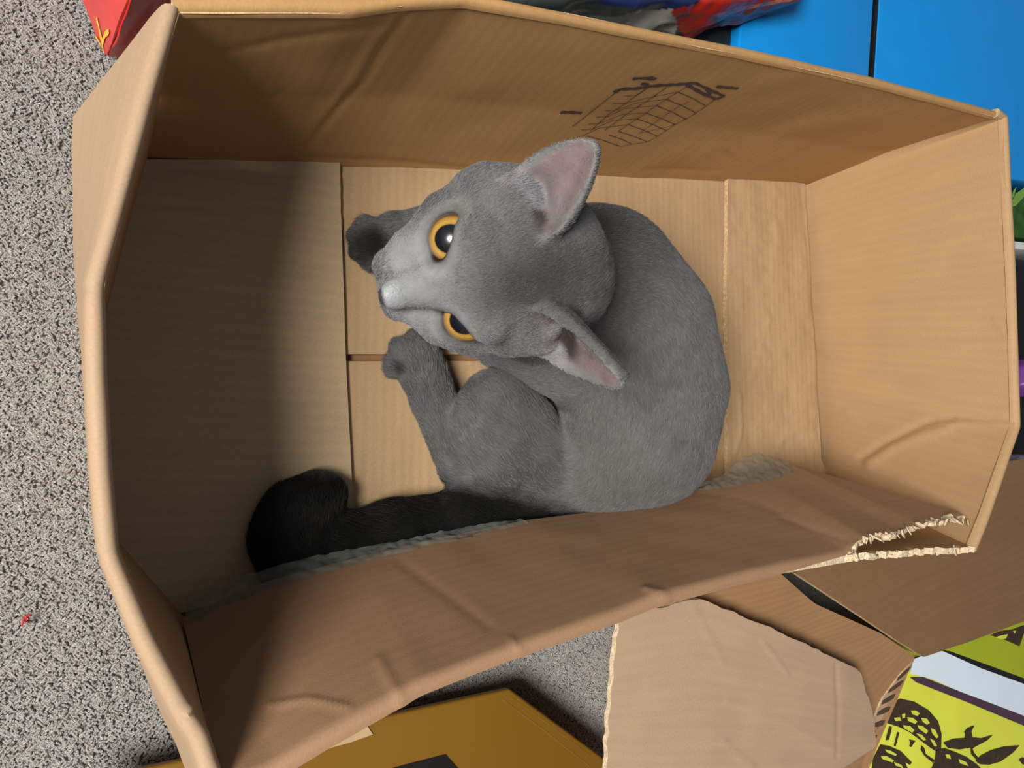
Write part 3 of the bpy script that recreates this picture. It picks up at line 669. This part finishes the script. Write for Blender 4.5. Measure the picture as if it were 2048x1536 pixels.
inkp = [k6((1195, 1062), (1290, 1082), (1390, 1140), (1455, 1215), (1478, 1300), (1475, 1400), (1440, 1420), (1400, 1395), (1340, 1350), (1260, 1290), (1180, 1250), (1110, 1230), (1100, 1180), (1160, 1080)),
        k6((1120, 1250), (1140, 1255), (1120, 1340), (1095, 1345)), k6((1175, 1290), (1190, 1292), (1165, 1385), (1152, 1385)), k6((1255, 1340), (1300, 1350), (1290, 1362), (1272, 1390), (1258, 1388), (1264, 1360)),
        k6((1340, 1380), (1362, 1400), (1370, 1440), (1430, 1480), (1420, 1500), (1360, 1450), (1335, 1410)),
        k6((1060, 1375), (1120, 1385), (1200, 1420), (1275, 1495), (1262, 1512), (1230, 1495), (1250, 1545), (1000, 1545), (1010, 1470)),
        k6((1440, 1410), (1500, 1400), (1570, 1425), (1650, 1460), (1720, 1510), (1770, 1560), (1400, 1560), (1430, 1490)),
        k6((1490, 1362), (1560, 1335), (1635, 1330), (1640, 1305), (1632, 1290), (1655, 1262), (1702, 1244), (1682, 1285), (1690, 1325), (1750, 1332), (1828, 1308), (1790, 1345), (1710, 1388), (1690, 1400), (1700, 1430), (1735, 1470), (1715, 1478), (1680, 1440), (1675, 1395), (1600, 1407), (1520, 1397)),
        k6((1710, 1488), (1745, 1450), (1820, 1412), (1900, 1390), (2010, 1380), (1965, 1430), (1880, 1490), (1800, 1512), (1740, 1508)),
        k6((2005, 1478), (2030, 1462), (2060, 1470), (2060, 1515), (2030, 1508)),
        k6((1810, 628), (1880, 600), (1960, 590), (2040, 560), (2045, 600), (2010, 705), (1990, 695), (1900, 655))]
for q_ in inkp: decal('ink_print', [q_], zy, M_brownink, yb, .0009)
gaps = [k6((1265, 1140), (1300, 1140), (1325, 1160), (1310, 1178), (1275, 1165)), k6((1335, 1190), (1375, 1195), (1395, 1225), (1375, 1238), (1345, 1215)), k6((1240, 1185), (1280, 1190), (1310, 1215), (1295, 1232), (1245, 1210)), k6((1310, 1240), (1345, 1245), (1385, 1280), (1370, 1300), (1320, 1265)),
        k6((1205, 1165), (1228, 1160), (1225, 1190), (1208, 1195)), k6((1150, 1190), (1190, 1185), (1200, 1210), (1160, 1212)), k6((1210, 1240), (1260, 1245), (1290, 1275), (1275, 1292), (1220, 1262)), k6((1300, 1295), (1340, 1305), (1370, 1340), (1350, 1345)), k6((1400, 1260), (1430, 1270), (1455, 1320), (1440, 1330), (1410, 1295)), k6((1395, 1330), (1425, 1345), (1445, 1385), (1425, 1385)),
        k6((1090, 1405), (1130, 1415), (1170, 1440), (1160, 1450), (1100, 1425)), k6((1060, 1450), (1100, 1450), (1150, 1480), (1140, 1495), (1070, 1470)), k6((1150, 1490), (1200, 1510), (1215, 1535), (1160, 1515)), k6((1500, 1440), (1530, 1440), (1540, 1470), (1510, 1465)), k6((1590, 1470), (1640, 1490), (1660, 1520), (1600, 1500)),
        k6((1840, 640), (1900, 625), (1930, 620), (1915, 650), (1880, 655)), k6((1960, 600), (1985, 595), (1975, 615))]
for q_ in gaps: decal('print_gap', [q_], zy, M_yellow, yb, .0012)

# little red thread on the carpet
pts = [P(x, y, .003 + .002 * math.sin(i * 1.3)) for i, (x, y) in enumerate([(44, 1252), (46, 1240), (52, 1232), (58, 1236), (57, 1245), (50, 1242), (53, 1233), (61, 1228)])]
V = []; Fc = []
for i, q in enumerate(pts):
    tt = pts[min(i + 1, len(pts) - 1)] - pts[max(i - 1, 0)]; tt = tt / np.linalg.norm(tt); s_ = np.cross(tt, [0, 0, 1]); s_ /= np.linalg.norm(s_) + 1e-9; u_ = np.cross(s_, tt)
    V += [q + .00045 * (math.cos(a) * s_ + math.sin(a) * u_) for a in np.linspace(0, 2 * math.pi, 6, endpoint=False)]
for i in range(len(pts) - 1):
    for k in range(6): Fc.append((i * 6 + k, i * 6 + (k + 1) % 6, i * 6 + 6 + (k + 1) % 6, i * 6 + 6 + k))
o = mesh('red_thread', V, Fc, simple('red_thread', (.5, .03, .03), .8)); tag(o, 'tiny curled red thread lying on the grey carpet', 'thread')

# ------------------------------------------------------------------ the cat
class Field:
    def __init__(s, lo, hi, h):
        s.lo = np.array(lo, float); s.h = h; s.n = np.ceil((np.array(hi) - lo) / h).astype(int) + 1
        s.D = np.full(s.n, .05, np.float32)
    def win(s, lo, hi):
        a = np.clip(np.floor((np.array(lo) - s.lo) / s.h).astype(int), 0, s.n - 1); b = np.clip(np.ceil((np.array(hi) - s.lo) / s.h).astype(int) + 1, 1, s.n)
        sl = tuple(slice(x, y) for x, y in zip(a, b))
        g = np.stack(np.meshgrid(*[s.lo[i] + s.h * np.arange(a[i], b[i]) for i in range(3)], indexing='ij'), -1)
        return sl, g
    def blend(s, sl, d, k):
        D = s.D[sl]
        hh = np.clip(.5 + .5 * (D - d) / k, 0, 1)
        s.D[sl] = D * (1 - hh) + d * hh - k * hh * (1 - hh)
    def carve(s, sl, d, k):
        D = s.D[sl]; d = -d
        hh = np.clip(.5 - .5 * (D - d) / k, 0, 1)
        s.D[sl] = D * (1 - hh) + d * hh + k * hh * (1 - hh)
    def capsule(s, a, b, ra, rb, k=.006):
        a, b = np.array(a), np.array(b); r = max(ra, rb) + k * 2 + .004
        sl, g = s.win(np.minimum(a, b) - r, np.maximum(a, b) + r)
        d = b - a; t = np.clip(((g - a) @ d) / (d @ d + 1e-12), 0, 1)
        q = np.linalg.norm(g - a - t[..., None] * d, axis=-1) - (ra + (rb - ra) * t)
        s.blend(sl, q, k)
    def ell(s, c, R, rad, k=.006, carve=False):
        """ellipsoid, R rows = axes"""
        c = np.array(c); rad = np.array(rad); r = rad.max() + 2 * k + .004
        sl, g = s.win(c - r, c + r)
        p = (g - c) @ np.array(R).T
        k0 = np.linalg.norm(p / rad, axis=-1); k1 = np.linalg.norm(p / rad ** 2, axis=-1) + 1e-9
        d = k0 * (k0 - 1) / k1
        (s.carve if carve else s.blend)(sl, d, k)
    def nets(s):
        D = s.D; n = D.shape
        sg = D < 0
        c = np.zeros(np.array(n) - 1, np.int8)
        for i in (0, 1):
            for j in (0, 1):
                for k in (0, 1): c += sg[i:n[0] - 1 + i, j:n[1] - 1 + j, k:n[2] - 1 + k]
        act = np.argwhere((c > 0) & (c < 8)); idx = -np.ones(c.shape, np.int32); idx[tuple(act.T)] = np.arange(len(act))
        acc = np.zeros((len(act), 3)); cnt = np.zeros(len(act))
        for ax in range(3):
            e = np.eye(3, dtype=int)[ax]; o1, o2 = [np.eye(3, dtype=int)[q] for q in range(3) if q != ax]
            for u in (0, 1):
                for v in (0, 1):
                    p = act + o1 * u + o2 * v; q = p + e
                    a = D[tuple(p.T)]; b = D[tuple(q.T)]; m = (a < 0) != (b < 0)
                    t = np.where(m, a / np.where(m, a - b, 1), 0)
                    acc[m] += (p - act)[m] + t[m, None] * e; cnt[m] += 1
        V = s.lo + s.h * (act + acc / cnt[:, None])
        F = []
        for ax in range(3):
            e = np.eye(3, dtype=int)[ax]; o1, o2 = [np.eye(3, dtype=int)[q] for q in range(3) if q != ax]
            sl0 = tuple(slice(0, n[i] - 1) if i == ax else slice(1, n[i] - 1) for i in range(3))
            sl1 = tuple(slice(1, n[i]) if i == ax else slice(1, n[i] - 1) for i in range(3))
            a, b = sg[sl0], sg[sl1]; ed = np.argwhere(a != b); flip = a[tuple(ed.T)]
            ed = ed + np.array([0 if i == ax else 1 for i in range(3)])
            q = [idx[tuple((ed - o1 * u - o2 * v).T)] for u, v in ((1, 1), (0, 1), (0, 0), (1, 0))]
            q = np.stack(q, -1)
            want = flip if ax != 1 else ~flip
            q[~want] = q[~want][:, ::-1]; F.append(q)
        return V, np.concatenate(F)

HS = 0.0105
HC = np.array([0.167, 0.092, 0.136])
hf = np.array([-.9246, -.381, 0]); hu = np.array([.1303, -.3162, .9397]); hr_ = np.array([-.358, .8688, .342])
HR = np.stack([hf, hu, hr_])
def hd(F, U, R): return HC + HS * (F * hf + U * hu + R * hr_)
fld = Field((.05, -.095, -.002), (.43, .20, .232), .0012)
prims = []          # (a, b, ra, rb, flow) also used for the lie of the fur
def cap(a, b, ra, rb, k=.006, flow=None):
    a, b = np.array(a), np.array(b); fld.capsule(a, b, ra, rb, k)
    f = (b - a) if flow is None else np.array(flow); prims.append((a, b, ra, rb, f / (np.linalg.norm(f) + 1e-9)))
# trunk, curled
tr = [(P(1085, 610, .058), .036), (P(1195, 575, .066), .046), (P(1252, 662, .062), .0535), (P(1282, 775, .064), .0520), (P(1272, 865, .062), .0480), (P(1205, 928, .046), .038)]
for (a, ra), (b, rb) in zip(tr[:-1], tr[1:]): cap(a, b, ra, rb, .012)
cap(hd(-2.2, -1.0, -.8), tr[1][0], .034, .042, .022)                                # neck
cap(hd(.2, -1.8, 0), tr[0][0], .026, .034, .010)                                 # throat
# left shoulder and tucked foreleg
cap(P(1165, 705, .058), P(1060, 690, .036), .036, .026, .008)
cap(P(1060, 690, .036), P(1000, 690, .022), .026, .016, .006)
# far foreleg reaching forward under the chin
cap(P(1040, 500, .050), P(880, 462, .024), .028, .0165, .008)
cap(P(880, 462, .024), P(795, 470, .016), .0165, .0135, .005)
cap(P(795, 470, .016), P(750, 486, .0150), .0130, .0140, .004)
for x, y in [(722, 474), (735, 457), (726, 499), (746, 516)]: cap(P(752, 486, .0150), P(x, y, .0135), .0090, .0078, .0025)
# haunch, shank, hind foot
cap(P(1180, 955, .032), P(1085, 925, .029), .034, .033, .006)
cap(P(1070, 915, .028), P(995, 815, .025), .033, .0250, .0012)
cap(P(1010, 910, .028), P(950, 850, .022), .030, .0225, .004)
cap(P(945, 830, .018), P(935, 935, .017), .0155, .0165, .003)
cap(P(925, 930, .0155), P(868, 800, .0150), .0155, .0140, .003)
cap(P(872, 804, .0150), P(834, 720, .0140), .0140, .0155, .003)
for x, y in [(796, 730), (806, 703), (830, 690), (855, 702)]: cap(P(834, 726, .0140), P(x, y, .0125), .0105, .0088, .0022)
# tail, its tip curling back up
tl = [(P(1120, 960, .034), .022), (P(1060, 1010, .022), .019), (P(930, 1045, .021), .0205), (P(790, 1078, .021), .0210), (P(690, 1105, .021), .0210), (P(605, 1112, .021), .0205), (P(582, 1075, .021), .0195), (P(600, 1030, .020), .0185), (P(634, 1000, .019), .0160)]
for (a, ra), (b, rb) in zip(tl[:-1], tl[1:]): cap(a, b, ra, rb, .008)
# head
back = -hf * .8 + hu * .25
def hcap(a, b, ra, rb, k=.35): cap(hd(*a), hd(*b), ra * HS, rb * HS, k * HS, back)
fld.ell(hd(-.9, .4, 0), HR, np.array([4.25, 3.6, 3.95]) * HS, .5 * HS)
hcap((-1.8, .6, -.2), (-3.4, -.3, -1.5), 3.1, 3.1, 1.0)
for sd in (-1, 1): hcap((-.2, .2, 3.2 * sd), (-.9, 1.6, 3.0 * sd), 1.3, 1.3, .6); prims.append((hd(-.4, .45, -.5), hd(-.4, .45, .5), 3.5 * HS, 3.5 * HS, back / np.linalg.norm(back)))
for sd in (-1, 1):
    hcap((-.2, -.7, 2.3 * sd), (1.0, -1.0, 1.85 * sd), 1.9, 1.55, .6)
    hcap((1.9, 2.0, 1.75 * sd), (2.3, 1.75, 1.2 * sd), 1.0, .85, .6)            # brow
    hcap((3.4, -1.35, 1.0 * sd), (4.15, -1.5, .72 * sd), 1.15, .95, .3)           # whisker pads
    hcap((1.5, -.75, 2.35 * sd), (3.1, -.95, 1.35 * sd), 1.25, 1.05, .5)              # cheekbone
hcap((1.0, -1.0, -2.95), (2.6, -1.0, -2.2), 1.4, 1.08, .5)
hcap((1.6, 1.6, 0), (2.6, .9, 0), 1.7, 1.15, .6)
hcap((2.6, .80, 0), (4.75, -.50, 0), 1.15, .76, .45)
hcap((2.4, -.6, 0), (4.05, -1.15, 0), 1.7, 1.0, .4)
hcap((2.4, -2.0, 0), (3.6, -2.25, 0), 1.1, .75, .3)
# ears
def solve_tip(base, px, py, L):
    d = ray(px, py); w0 = CAM - base; b = w0 @ d; c = w0 @ w0 - L * L; ds = b * b - c
    t = -b - math.sqrt(max(ds, 0)) if ds > 0 else -b
    return CAM + d * t
EARS = []
def ear(base_loc, tip_px, L, opening, W, cup, seed):
    base = hd(*base_loc); tip = solve_tip(base, *tip_px, L * HS)
    ax = tip - base; Lm = np.linalg.norm(ax); ax /= Lm
    op = opening[0] * hf + opening[1] * hu + opening[2] * hr_; op -= ax * (op @ ax); op /= np.linalg.norm(op)
    xx = np.cross(ax, op)
    sl, g = fld.win(np.minimum(base, tip) - 2.6 * HS, np.maximum(base, tip) + 2.6 * HS)
    p = g - base; t = (p @ ax) / Lm; y = p @ op; x = p @ xx
    tt = np.clip(t, -.25, 1)
    hw = W * HS * np.where(tt < .25, 1 - .35 * (.25 - tt), np.sqrt(np.clip((1 - tt) / .75, 0, 1)) ** 1.05 * (1 + .12 * np.sin(np.clip((tt - .25) / .75, 0, 1) * np.pi)))
    c = cup * HS * (1 - .75 * np.clip(tt, 0, 1))
    u = np.clip(np.abs(x) / (hw + 1e-5), 0, 1.4)
    ys = -c * (1 - u ** 2)
    th = (.17 + .28 * np.clip(.5 - tt, 0, 1)) * HS
    d = np.maximum.reduce([np.abs(y - ys) * .75 - th, (np.abs(x) - hw) * .85, (t - 1) * Lm, (-.25 - t) * Lm])
    fld.blend(sl, d.astype(np.float32), .28 * HS)
    EARS.append((base, ax, op, xx, Lm, W * HS, c.max(), tip))
    print('ear local axis', HR @ ax, 'tip z', tip[2], 'op', HR @ op)
ear((-.5, 2.5, 2.35), (1192, 288), 4.4, (.80, .25, .22), 1.72, .85, 1)
ear((-.4, 2.5, -2.75), (1246, 768), 4.8, (.86, .12, -.46), 2.15, 1.25, 2)
# eye sockets
EYES = []
for sd in (-1, 1):
    E = hd(2.85, .90, 2.1 * sd)
    gz = hf * .86 + hu * .16 + hr_ * .46 * sd; gz /= np.linalg.norm(gz)
    sx = np.cross(hu, gz); sx /= np.linalg.norm(sx); su = np.cross(gz, sx)
    tilt_ = .22 * sd; sx2 = sx * math.cos(tilt_) + su * math.sin(tilt_); su2 = su * math.cos(tilt_) - sx * math.sin(tilt_)
    fld.ell(E + gz * .35 * HS - hu * .06 * HS, np.stack([sx2, su2, gz]), np.array([1.06, .80, 1.15]) * HS, .12 * HS, carve=True)
    EYES.append((E - gz * .80 * HS, gz, sx2, su2, E))
# keep the feet flat on the board
sl, g = fld.win(fld.lo, fld.lo + fld.h * fld.n); fld.D[sl] = np.maximum(fld.D[sl], (.0078 - g[..., 2]))
CV, CF = fld.nets()
cat = empty('cat', P(1150, 750, 0), 'grey short haired cat with amber eyes curled in the brown box, looking up', 'cat')

# fur colour and lie, per vertex
def fur_fields(Pt):
    wsum = np.zeros(len(Pt)); fl = np.zeros((len(Pt), 3))
    for a, b, ra, rb, f in prims:
        d = b - a; t = np.clip(((Pt - a) @ d) / (d @ d + 1e-12), 0, 1)
        q = np.linalg.norm(Pt - a - t[:, None] * d, axis=1) - (ra + (rb - ra) * t)
        wg = np.exp(-np.clip(q, -.01, .2) / .0045); wsum += wg; fl += wg[:, None] * f
    fl /= wsum[:, None] + 1e-12
    L = (Pt - HC) @ HR.T / HS
    base = np.array([.172, .172, .176])
    c = np.tile(base, (len(Pt), 1)) * (1 + .10 * vnoise(Pt, 60, 3) + .06 * vnoise(Pt, 150, 5))[:, None]
    inhead = np.exp(-np.clip(np.linalg.norm(L / np.array([4.8, 4.2, 4.4]), axis=1) - 1, 0, 9) * 5)
    mz = np.clip((L[:, 0] - 2.5) / 1.6, 0, 1) * inhead
    c = c * (1 + .80 * mz)[:, None] * (1 + mz[:, None] * np.array([-.02, .0, .03]))
    fore = np.exp(-((L[:, 0] - 1.2) / 1.6) ** 2 - (L[:, 2] / 1.3) ** 2 - ((L[:, 1] - 3.2) / 1.6) ** 2)
    def spot(F, U, R_, r, amt):
        return 1 + amt * np.exp(-((L - np.array([F, U, R_])) ** 2).sum(1) / r ** 2)
    tone = (1 - .20 * fore) * spot(-.6, 3.8, -.3, 2.1, -.55) * spot(1.2, 3.2, .2, 1.6, -.30) * spot(-3.8, 2.9, .6, 2.3, .75) * spot(1.6, 2.4, 2.1, 1.0, .28) * spot(1.6, 2.4, -2.1, 1.0, .28) * spot(-.2, 2.6, -4.6, 1.3, .3) * spot(.6, .5, 4.0, 1.6, .2)  # forehead and nape shading put into the fur tone
    c = c * tone[:, None]
    ln = .0050 * np.ones(len(Pt)); ln = ln * (1 - inhead) + .0028 * inhead; ln *= 1 - .5 * mz
    dens = np.ones(len(Pt))
    for C_, gz, sx, su, E in EYES:
        r = np.stack([(Pt - E) @ sx / 1.08, (Pt - E) @ su / .80], -1) / HS; rr = np.linalg.norm(r, axis=1); near = (np.abs((Pt - E) @ gz) < 1.6 * HS)
        lid = near * np.clip((1.14 - rr) / .14, 0, 1); pale = near * np.exp(-((rr - 1.5) / .22) ** 2)
        c = c * (1 + .28 * pale)[:, None]
        c = c * (1 - lid)[:, None] + np.array([.030, .020, .018]) * lid[:, None]
        dens *= 1 - np.clip((1.25 - rr) / .1, 0, 1) * near; ln *= 1 - .6 * near * np.clip((1.8 - rr) / .5, 0, 1)
    for base_, ax, op, xx, Lm, W, cm, tip in EARS:
        p = Pt - base_; t = (p @ ax) / Lm; y = p @ op; x = p @ xx
        hw = W * np.sqrt(np.clip((1 - t) / .75, 0.001, 1)); ys = -cm * (1 - .75 * np.clip(t, 0, 1)) * (1 - np.clip(np.abs(x) / hw, 0, 1) ** 2)
        ins = ((y > ys) & (t > .02) & (t < 1.02) & (np.abs(x) < hw * 1.02) & (y < ys + .35 * HS + cm)).astype(float)
        edge = np.clip((np.abs(x) / hw - .72) / .2, 0, 1) + np.clip((t - .88) / .1, 0, 1); edge = np.clip(edge, 0, 1)
        pink = ins * (1 - edge) * np.clip((t - .02) / .12, 0, 1)
        c = c * (1 - pink)[:, None] + np.array([.26, .20, .205]) * (1 + .25 * vnoise(Pt, 160, 8))[:, None] * pink[:, None]
        tuft = pink * np.clip((.42 - t) / .2, 0, 1) * np.clip(.5 + 1.6 * vnoise(Pt, 95, 33), 0, 1); cav = pink * np.clip((.5 - t) / .2, 0, 1) * np.clip(.2 - 1.6 * vnoise(Pt, 95, 33), 0, 1)
        c = c * (1 - tuft)[:, None] + np.array([.30, .305, .335]) * tuft[:, None]; c *= (1 - .75 * cav)[:, None]  # shade of the ear hollow painted between pale tufts
        rim = ins * edge; c *= (1 + .5 * rim)[:, None]
        on = (t > .15) & (t < 1.1) & (np.abs(x) < hw * 1.3) & (np.abs(y) < cm * 1.6)
        ln = np.where(on, np.minimum(ln, .0018), ln); dens *= 1 - .7 * pink * (1 - tuft); ln = np.maximum(ln, .0045 * tuft)
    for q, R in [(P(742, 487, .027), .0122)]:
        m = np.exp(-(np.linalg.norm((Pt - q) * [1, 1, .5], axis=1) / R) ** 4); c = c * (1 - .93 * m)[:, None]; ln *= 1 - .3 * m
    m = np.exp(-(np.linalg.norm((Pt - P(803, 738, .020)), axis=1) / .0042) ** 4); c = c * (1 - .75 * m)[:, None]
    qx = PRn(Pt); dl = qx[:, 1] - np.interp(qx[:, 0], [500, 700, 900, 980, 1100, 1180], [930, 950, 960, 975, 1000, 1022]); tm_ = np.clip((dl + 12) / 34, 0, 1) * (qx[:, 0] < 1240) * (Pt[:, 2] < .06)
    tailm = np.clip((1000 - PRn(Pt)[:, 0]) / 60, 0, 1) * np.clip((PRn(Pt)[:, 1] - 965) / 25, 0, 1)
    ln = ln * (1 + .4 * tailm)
    c = c * (1 - .93 * np.clip(tm_, 0, 1))[:, None]  # tail and underside of the rump much darker
    return fl, c, ln, dens

M_skin = vcol_mat('grey_undercoat', .8, .15, .1, 300, .2, 500, .62)
body = mesh('body', CV, CF, M_skin, cat)
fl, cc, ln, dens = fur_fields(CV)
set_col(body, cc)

# fur: short hairs lying along the body
def fur(n):
    tri = np.concatenate([CF[:, [0, 1, 2]], CF[:, [0, 2, 3]]])
    A, B, C = CV[tri[:, 0]], CV[tri[:, 1]], CV[tri[:, 2]]
    nr = np.cross(B - A, C - A); ar = np.linalg.norm(nr, axis=1)
    mid = (A + B + C) / 3
    vis = ((CAM - mid) * nr).sum(1) / (np.linalg.norm(CAM - mid, axis=1) * ar + 1e-12)
    wgt = ar * np.where(vis > -.35, 1.0, .25) * dens[tri].mean(1) * (1 + 1.2 * (np.linalg.norm(mid - HC, axis=1) < 5.5 * HS)) * (mid[:, 2] > .009)
    ti = rng.choice(len(tri), n, p=wgt / wgt.sum())
    u, v = rng.random(n), rng.random(n); f = u + v > 1; u[f] = 1 - u[f]; v[f] = 1 - v[f]
    Wt = np.stack([1 - u - v, u, v], -1)
    T = tri[ti]
    vn = np.empty(len(CV) * 3, np.float32); body.data.vertices.foreach_get('normal', vn); vn = vn.reshape(-1, 3)
    def ip(a): return (a[T] * (Wt[..., None] if a.ndim == 2 else Wt)).sum(1)
    p = ip(CV); nn = ip(vn.astype(float)); nn /= np.linalg.norm(nn, axis=1, keepdims=True) + 1e-9
    d = ip(fl); d -= nn * (d * nn).sum(1, keepdims=True); d /= np.linalg.norm(d, axis=1, keepdims=True) + 1e-6
    s = np.cross(nn, d)
    clump = vnoise(p, 170, 21)[:, None]
    L = (ip(ln) * rng.uniform(.65, 1.2, n))[:, None]
    lift = .28 + .12 * vnoise(p, 110, 22)[:, None] + rng.normal(0, .10, (n, 1))
    side = .35 * clump + rng.normal(0, .22, (n, 1))
    k = 4; pos = np.zeros((n, k, 3))
    for i in range(k):
        t = i / (k - 1)
        pos[:, i] = p - nn * .0003 + L * (t * d * (.8 + .2 * t) + nn * lift * (t * (1.25 - .55 * t)) + s * side * t * t)
    pos[..., 2] = np.maximum(pos[..., 2], .0070)
    cv = bpy.data.hair_curves.new('fur'); cv.add_curves([k] * n)
    cv.points.foreach_set('position', pos.astype(np.float32).ravel())
    rad = cv.attributes.get('radius') or cv.attributes.new('radius', 'FLOAT', 'POINT')
    rr = np.array([.000085, .00008, .00006, .00002])
    rad.data.foreach_set('value', np.tile(rr, n).astype(np.float32))
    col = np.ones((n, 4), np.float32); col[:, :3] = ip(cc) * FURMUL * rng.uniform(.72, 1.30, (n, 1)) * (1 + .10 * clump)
    ca = cv.attributes.new('col', 'FLOAT_COLOR', 'CURVE'); ca.data.foreach_set('color', col.ravel())
    m, N, Lk, b = newmat('grey_fur')
    at = N.new('ShaderNodeAttribute'); at.attribute_name = 'col'; Lk.new(at.outputs['Color'], b.inputs['Base Color'])
    b.inputs['Roughness'].default_value = .55; b.inputs['Specular IOR Level'].default_value = .35
    cv.materials.append(m)
    o = bpy.data.objects.new('fur', cv); COL.objects.link(o); o.parent = body; o['kind'] = 'stuff'
    return o
FURMUL = .72
fur(330000)

# eyes
def eye_mat():
    m, N, L, b = newmat('amber_eye')
    tc = N.new('ShaderNodeTexCoord'); sp = N.new('ShaderNodeSeparateXYZ'); L.new(tc.outputs['Object'], sp.inputs[0])
    cx = N.new('ShaderNodeVectorMath'); cx.operation = 'MULTIPLY'; cx.inputs[1].default_value = (1.04, .94, 0); L.new(tc.outputs['Object'], cx.inputs[0])
    le_ = N.new('ShaderNodeVectorMath'); le_.operation = 'LENGTH'; L.new(cx.outputs[0], le_.inputs[0])
    l2 = N.new('ShaderNodeVectorMath'); l2.operation = 'LENGTH'; c2 = N.new('ShaderNodeVectorMath'); c2.operation = 'MULTIPLY'; c2.inputs[1].default_value = (1, 1, 0); L.new(tc.outputs['Object'], c2.inputs[0]); L.new(c2.outputs[0], l2.inputs[0])
    cr = N.new('ShaderNodeValToRGB'); r = cr.color_ramp
    mr = N.new('ShaderNodeMapRange'); mr.inputs['From Max'].default_value = 1.22 * HS; L.new(l2.outputs['Value'], mr.inputs['Value']); L.new(mr.outputs[0], cr.inputs[0])
    r.elements[0].position = 0; r.elements[0].color = (.50, .28, .03, 1); r.elements[1].position = 1; r.elements[1].color = (.02, .010, .006, 1)
    for p_, c_ in [(.45, (.40, .20, .02, 1)), (.62, (.52, .32, .075, 1)), (.74, (.42, .23, .045, 1)), (.84, (.10, .04, .012, 1))]:
        e = r.elements.new(p_); e.color = c_
    no = N.new('ShaderNodeTexNoise'); no.inputs['Scale'].default_value = 900; L.new(tc.outputs['Object'], no.inputs['Vector'])
    hs = N.new('ShaderNodeMix'); hs.data_type = 'RGBA'; hs.blend_type = 'MULTIPLY'; hs.inputs[0].default_value = .35; L.new(cr.outputs[0], hs.inputs[6]); L.new(no.outputs[0], hs.inputs[7])
    pm = N.new('ShaderNodeMapRange'); pm.inputs['From Min'].default_value = .60 * HS; pm.inputs['From Max'].default_value = .66 * HS; L.new(le_.outputs['Value'], pm.inputs['Value'])
    mx = N.new('ShaderNodeMix'); mx.data_type = 'RGBA'; L.new(pm.outputs[0], mx.inputs[0]); mx.inputs[6].default_value = (.004, .006, .010, 1); L.new(hs.outputs[2], mx.inputs[7])
    L.new(mx.outputs[2], b.inputs['Base Color']); b.inputs['Roughness'].default_value = .25
    b.inputs['Coat Weight'].default_value = 1; b.inputs['Coat Roughness'].default_value = .03; b.inputs['Coat IOR'].default_value = 1.4
    return m
ME = eye_mat()
for C_, gz, sx, su, E in EYES:
    bm = bmesh.new(); bmesh.ops.create_uvsphere(bm, u_segments=48, v_segments=32, radius=1.16 * HS)
    me = bpy.data.meshes.new('eye'); bm.to_mesh(me); bm.free(); me.polygons.foreach_set('use_smooth', np.ones(len(me.polygons), bool)); me.materials.append(ME)
    o = bpy.data.objects.new('eye', me); COL.objects.link(o); o.parent = cat
    look = ray(*PRn(C_)) * -1; ax = gz * .25 + look * .75; ax /= np.linalg.norm(ax); x_ = np.cross(su, ax); x_ /= np.linalg.norm(x_); y_ = np.cross(ax, x_)
    q_ = C_ - np.array(cat.location); o.matrix_basis = Matrix(((x_[0], y_[0], ax[0], q_[0]), (x_[1], y_[1], ax[1], q_[1]), (x_[2], y_[2], ax[2], q_[2]), (0, 0, 0, 1)))
# nose leather
nf = Field(hd(4.6, -.6, 0) - .026, hd(4.6, -.6, 0) + .026, .0005)
nf.ell(hd(4.70, -.13, 0), HR, np.array([1.05, .56, .72]) * HS, .2 * HS)
nf.capsule(hd(4.9, -.5, 0), hd(5.1, -1.15, 0), .42 * HS, .20 * HS, .3 * HS)
for sd in (-1, 1): nf.ell(hd(5.42, -.75, .40 * sd), HR, np.array([.26, .13, .20]) * HS, .05 * HS, carve=True)
NV, NF = nf.nets()
M_nose = vcol_mat('slate_nose_leather', .45, .5, .12, 800, .4, 900)
no_ = mesh('nose', NV, NF, M_nose, cat)
Ln = (NV - HC) @ HR.T / HS
dk = np.clip((Ln[:, 0] - 5.42 + .35 * np.clip(-.35 - Ln[:, 1], -1, 1)) / .14, 0, 1)
set_col(no_, np.array([.25, .262, .28]) * (1 - dk[:, None]) + np.array([.045, .042, .050]) * dk[:, None])
